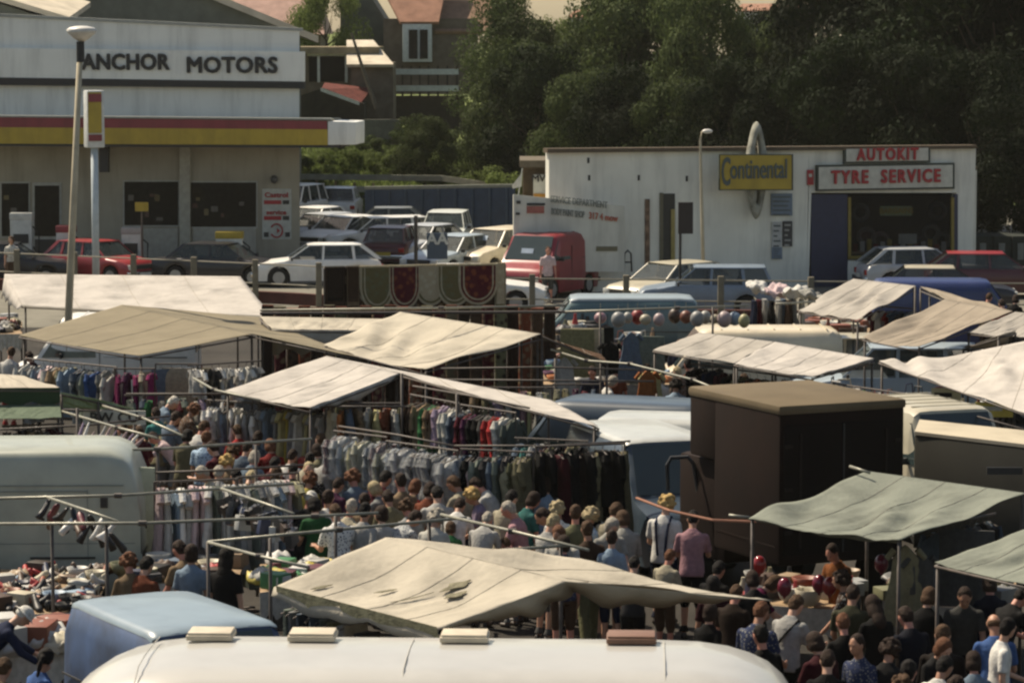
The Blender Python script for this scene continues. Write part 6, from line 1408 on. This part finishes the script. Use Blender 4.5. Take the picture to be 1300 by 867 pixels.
GD = dict(shoe=SH[0], boot=SH[1], box=BX, bowl=BWL, cloth=FD, bottle=JR, handbag=BG)
GC = ['black','brown','white','tan','red','offwhite','maroon','slate','grey','cream','navy','rust','darkbrown','olive','lightgrey','charcoal','khaki','brown']
def table(label, pts, n, kinds, where, z=.78, cover='offwhite', seed=0, cols=GC, sc=1.25):
    q = [P(px,py,z) for px,py in pts]; c = sum(q,Vector())/4
    o = thing('stall_table', label, 'table', (c.x,c.y,0), world=True, group='stall tables')
    MB().prism([p-Vector((0,0,.03)) for p in q],(0,0,.03)).build('table_top', wood, o)
    m = MB(); valance(m, q[0]-Vector((0,.01,0)), q[1]-Vector((0,.01,0)), [(0,.35),(1,.35)], ruf=.015); solid(m.build('skirt_cloth', cloth(cover), o), .005)
    for p in q:
        t = p.lerp(Vector((c.x,c.y,p.z)),.06); MB().tube([Vector((t.x,t.y,0)), t-Vector((0,0,.03))], .02, 6).build('leg', dsteel, o)
    r = random.Random(seed)
    for k in range(n):
        kd = kinds[r.randrange(len(kinds))]; u, v = r.uniform(.02,.98), r.uniform(.04,.96); p = (q[0]*(1-u)+q[1]*u)*(1-v)+(q[3]*(1-u)+q[2]*u)*v
        cl_ = cols[r.randrange(len(cols))]; s = sc*r.uniform(.8,1.25)
        g_ = inst(GD[kd], {'boot':'shoe','cloth':'folded_cloth'}.get(kd,kd), M('goods_'+cl_, tuple(x*.72 for x in CN[cl_]), .55, .15, 8), None, p+Vector((0,0,.27*s if kd == 'handbag' else .002+.001*(k%5))), (0,0,r.uniform(0,6.28)), (s,s,s*r.uniform(.9,1.5)))
        side = 'left' if u < .34 else 'right' if u > .66 else 'middle'; dep = 'front' if v < .5 else 'back'
        kk = {'cloth':'folded cloth','boot':'upright shoe'}.get(kd, kd)
        lw = f'{CNM.get(cl_,cl_)} {kk} lying at the {side} {dep} of {where}'.split()
        while len(lw) > 16: lw.remove('the')
        tag(g_, ' '.join(lw), {'cloth':'cloth','boot':'shoe'}.get(kd,kd), 'small goods laid out on '+where)
table('long table of shoes and bric a brac before the white van', [(-30,782),(120,776),(140,724),(-30,722)], 150, ['shoe','boot','shoe','boot','box','shoe','bowl','cloth','shoe'], 'the shoe table before the white van', seed=1, sc=1.05, cols=['black','brown','white','tan','red','offwhite','black','lightblue','black','cream','navy','rust','darkbrown','brown','black','charcoal'])
table('table heaped with white cloth at the lower left corner', [(-30,838),(82,828),(88,798),(-30,806)], 22, ['cloth','cloth','box'], 'the lower left cloth table', seed=2, cols=['white','offwhite','white','rust','cream'], sc=2.0)
table('small table of odds and ends behind the blue van', [(150,742),(300,738),(310,716),(150,718)], 26, ['cloth','bowl','box','shoe'], 'the table behind the blue van', seed=3)
table('table of folded tops at the left end of the foreground awning', [(330,752),(395,742),(420,712),(330,716)], 26, ['cloth','box','cloth','bowl'], 'the table at the ragged awning end', seed=4, cols=['white','offwhite','green','maroon','white','yellow'], z=.9)
table('jumbled table under the dangling balls', [(700,462),(830,462),(840,436),(690,432)], 90, ['box','bowl','cloth','bottle','handbag','boot'], 'the jumble table under the balls', seed=5, z=1.0, sc=1.5)
table('toy table left of the jumble table', [(690,425),(770,425),(775,408),(690,408)], 40, ['box','bowl','cloth','bottle'], 'the far toy table', seed=6, z=1.2, sc=1.6)
table('table of pale goods right of the brown awning flank', [(690,488),(850,488),(860,466),(690,462)], 60, ['box','cloth','bottle','bowl'], 'the table above the strapped van', seed=7, z=1.0, sc=1.4, cols=['white','lightblue','khaki','green','orange','lilac','offwhite','olive','plum'])
table('balloon and toy table under the large green awning', [(930,765),(1080,775),(1100,742),(950,735)], 34, ['box','bottle','bowl'], 'the balloon table', seed=8, z=.9)
table('dim table beneath the second green awning', [(1120,762),(1290,780),(1290,738),(1130,728)], 30, ['box','bottle','cloth'], 'the dim right hand table', seed=9, z=.85, cols=['grey','olive','navy','lightgrey','brown'])
table('stock table below the great white awning', [(1040,520),(1240,548),(1260,524),(1050,500)], 70, ['box','handbag','bottle','bowl','cloth'], 'the table under the great white awning', seed=10, z=1.1, sc=1.5)
table('china table in front of the striped awning', [(1010,428),(1095,432),(1110,412),(1015,410)], 34, ['bowl','box','bottle'], 'the table under the steep awning', seed=11, z=1.2, sc=1.6, cols=['white','brown','offwhite','rust','cream'])
table('table of tops between the handbags and the crowd', [(385,600),(440,600),(450,578),(390,576)], 24, ['cloth','box'], 'the table left of the auburn curls', seed=12, z=1.0, cols=['white','offwhite','red','white','khaki'])
table('left table of tops under the tan awning', [(150,560),(300,560),(310,536),(160,536)], 40, ['cloth','box','bottle'], 'the table below the tan awning', seed=13, z=.95)
table('table of pale boxes behind the far left awning', [(0,424),(28,424),(28,408),(0,408)], 12, ['cloth','box'], 'the far left table', seed=14, z=1.3)
# yellow boards under the great white awning, coloured dress
for (px,py,w_,h_,c,lb) in ((1201,503,.5,.28,'paleolive','olive card sign hanging under the great white awning'),(1262,520,.62,.24,'yellow','orange yellow printed board at the edge of the great white awning')):
    p = P(px,py,1.9); o = thing('sign', lb, 'sign', p, R(-8)); MB().box((0,0,0),(w_,.03,h_)).build('board', M('board_'+c, CN[c], .6, .2, 6), o); MB().box((-.05,-.018,.02),(w_*.6,.006,h_*.3)).build('print', cloth('white' if c == 'yellow' else 'charcoal'), o)
for (px,py,z,kd,c,lb) in ((822,468,2.0,'dress','orange','bright orange flowered dress hung above the strapped van'),(828,470,1.95,'dress','paleyellow','yellow dress behind the orange flowered dress'),(745,414,2.3,'sheet','cream','cream printed cloth hung left of the dark stall'),(733,415,2.3,'sheet','paleyellow','yellow printed cloth beside the cream one'),(801,420,2.3,'dress','slate','slate dress hung under the balls'),(775,432,2.1,'top','black','black jumper on a white hanger'),(717,452,2.1,'dress','white','narrow white cloth hung by the brown awning flank'),(822,424,2.2,'sheet','greygreen','grey green hanging left of the cream van'),
    (1150,690,2.0,'dress','khaki','pale cloth strip hanging from the corner of the large green awning'),(1168,700,1.9,'top','grey','grey top beside the pale strip'),(1228,668,2.1,'sheet','grey','grey sheet at the back of the right green stall'),(758,413,2.3,'sheet','black','black cloth right of the cream printed cloth')):
    o = inst(gm(kd,1), gcat(kd), cloth(c), None, P(px,py,z), (0,0,random.uniform(-.3,.3)), (.9,1.3,.9)); tag(o, lb, gcat(kd))
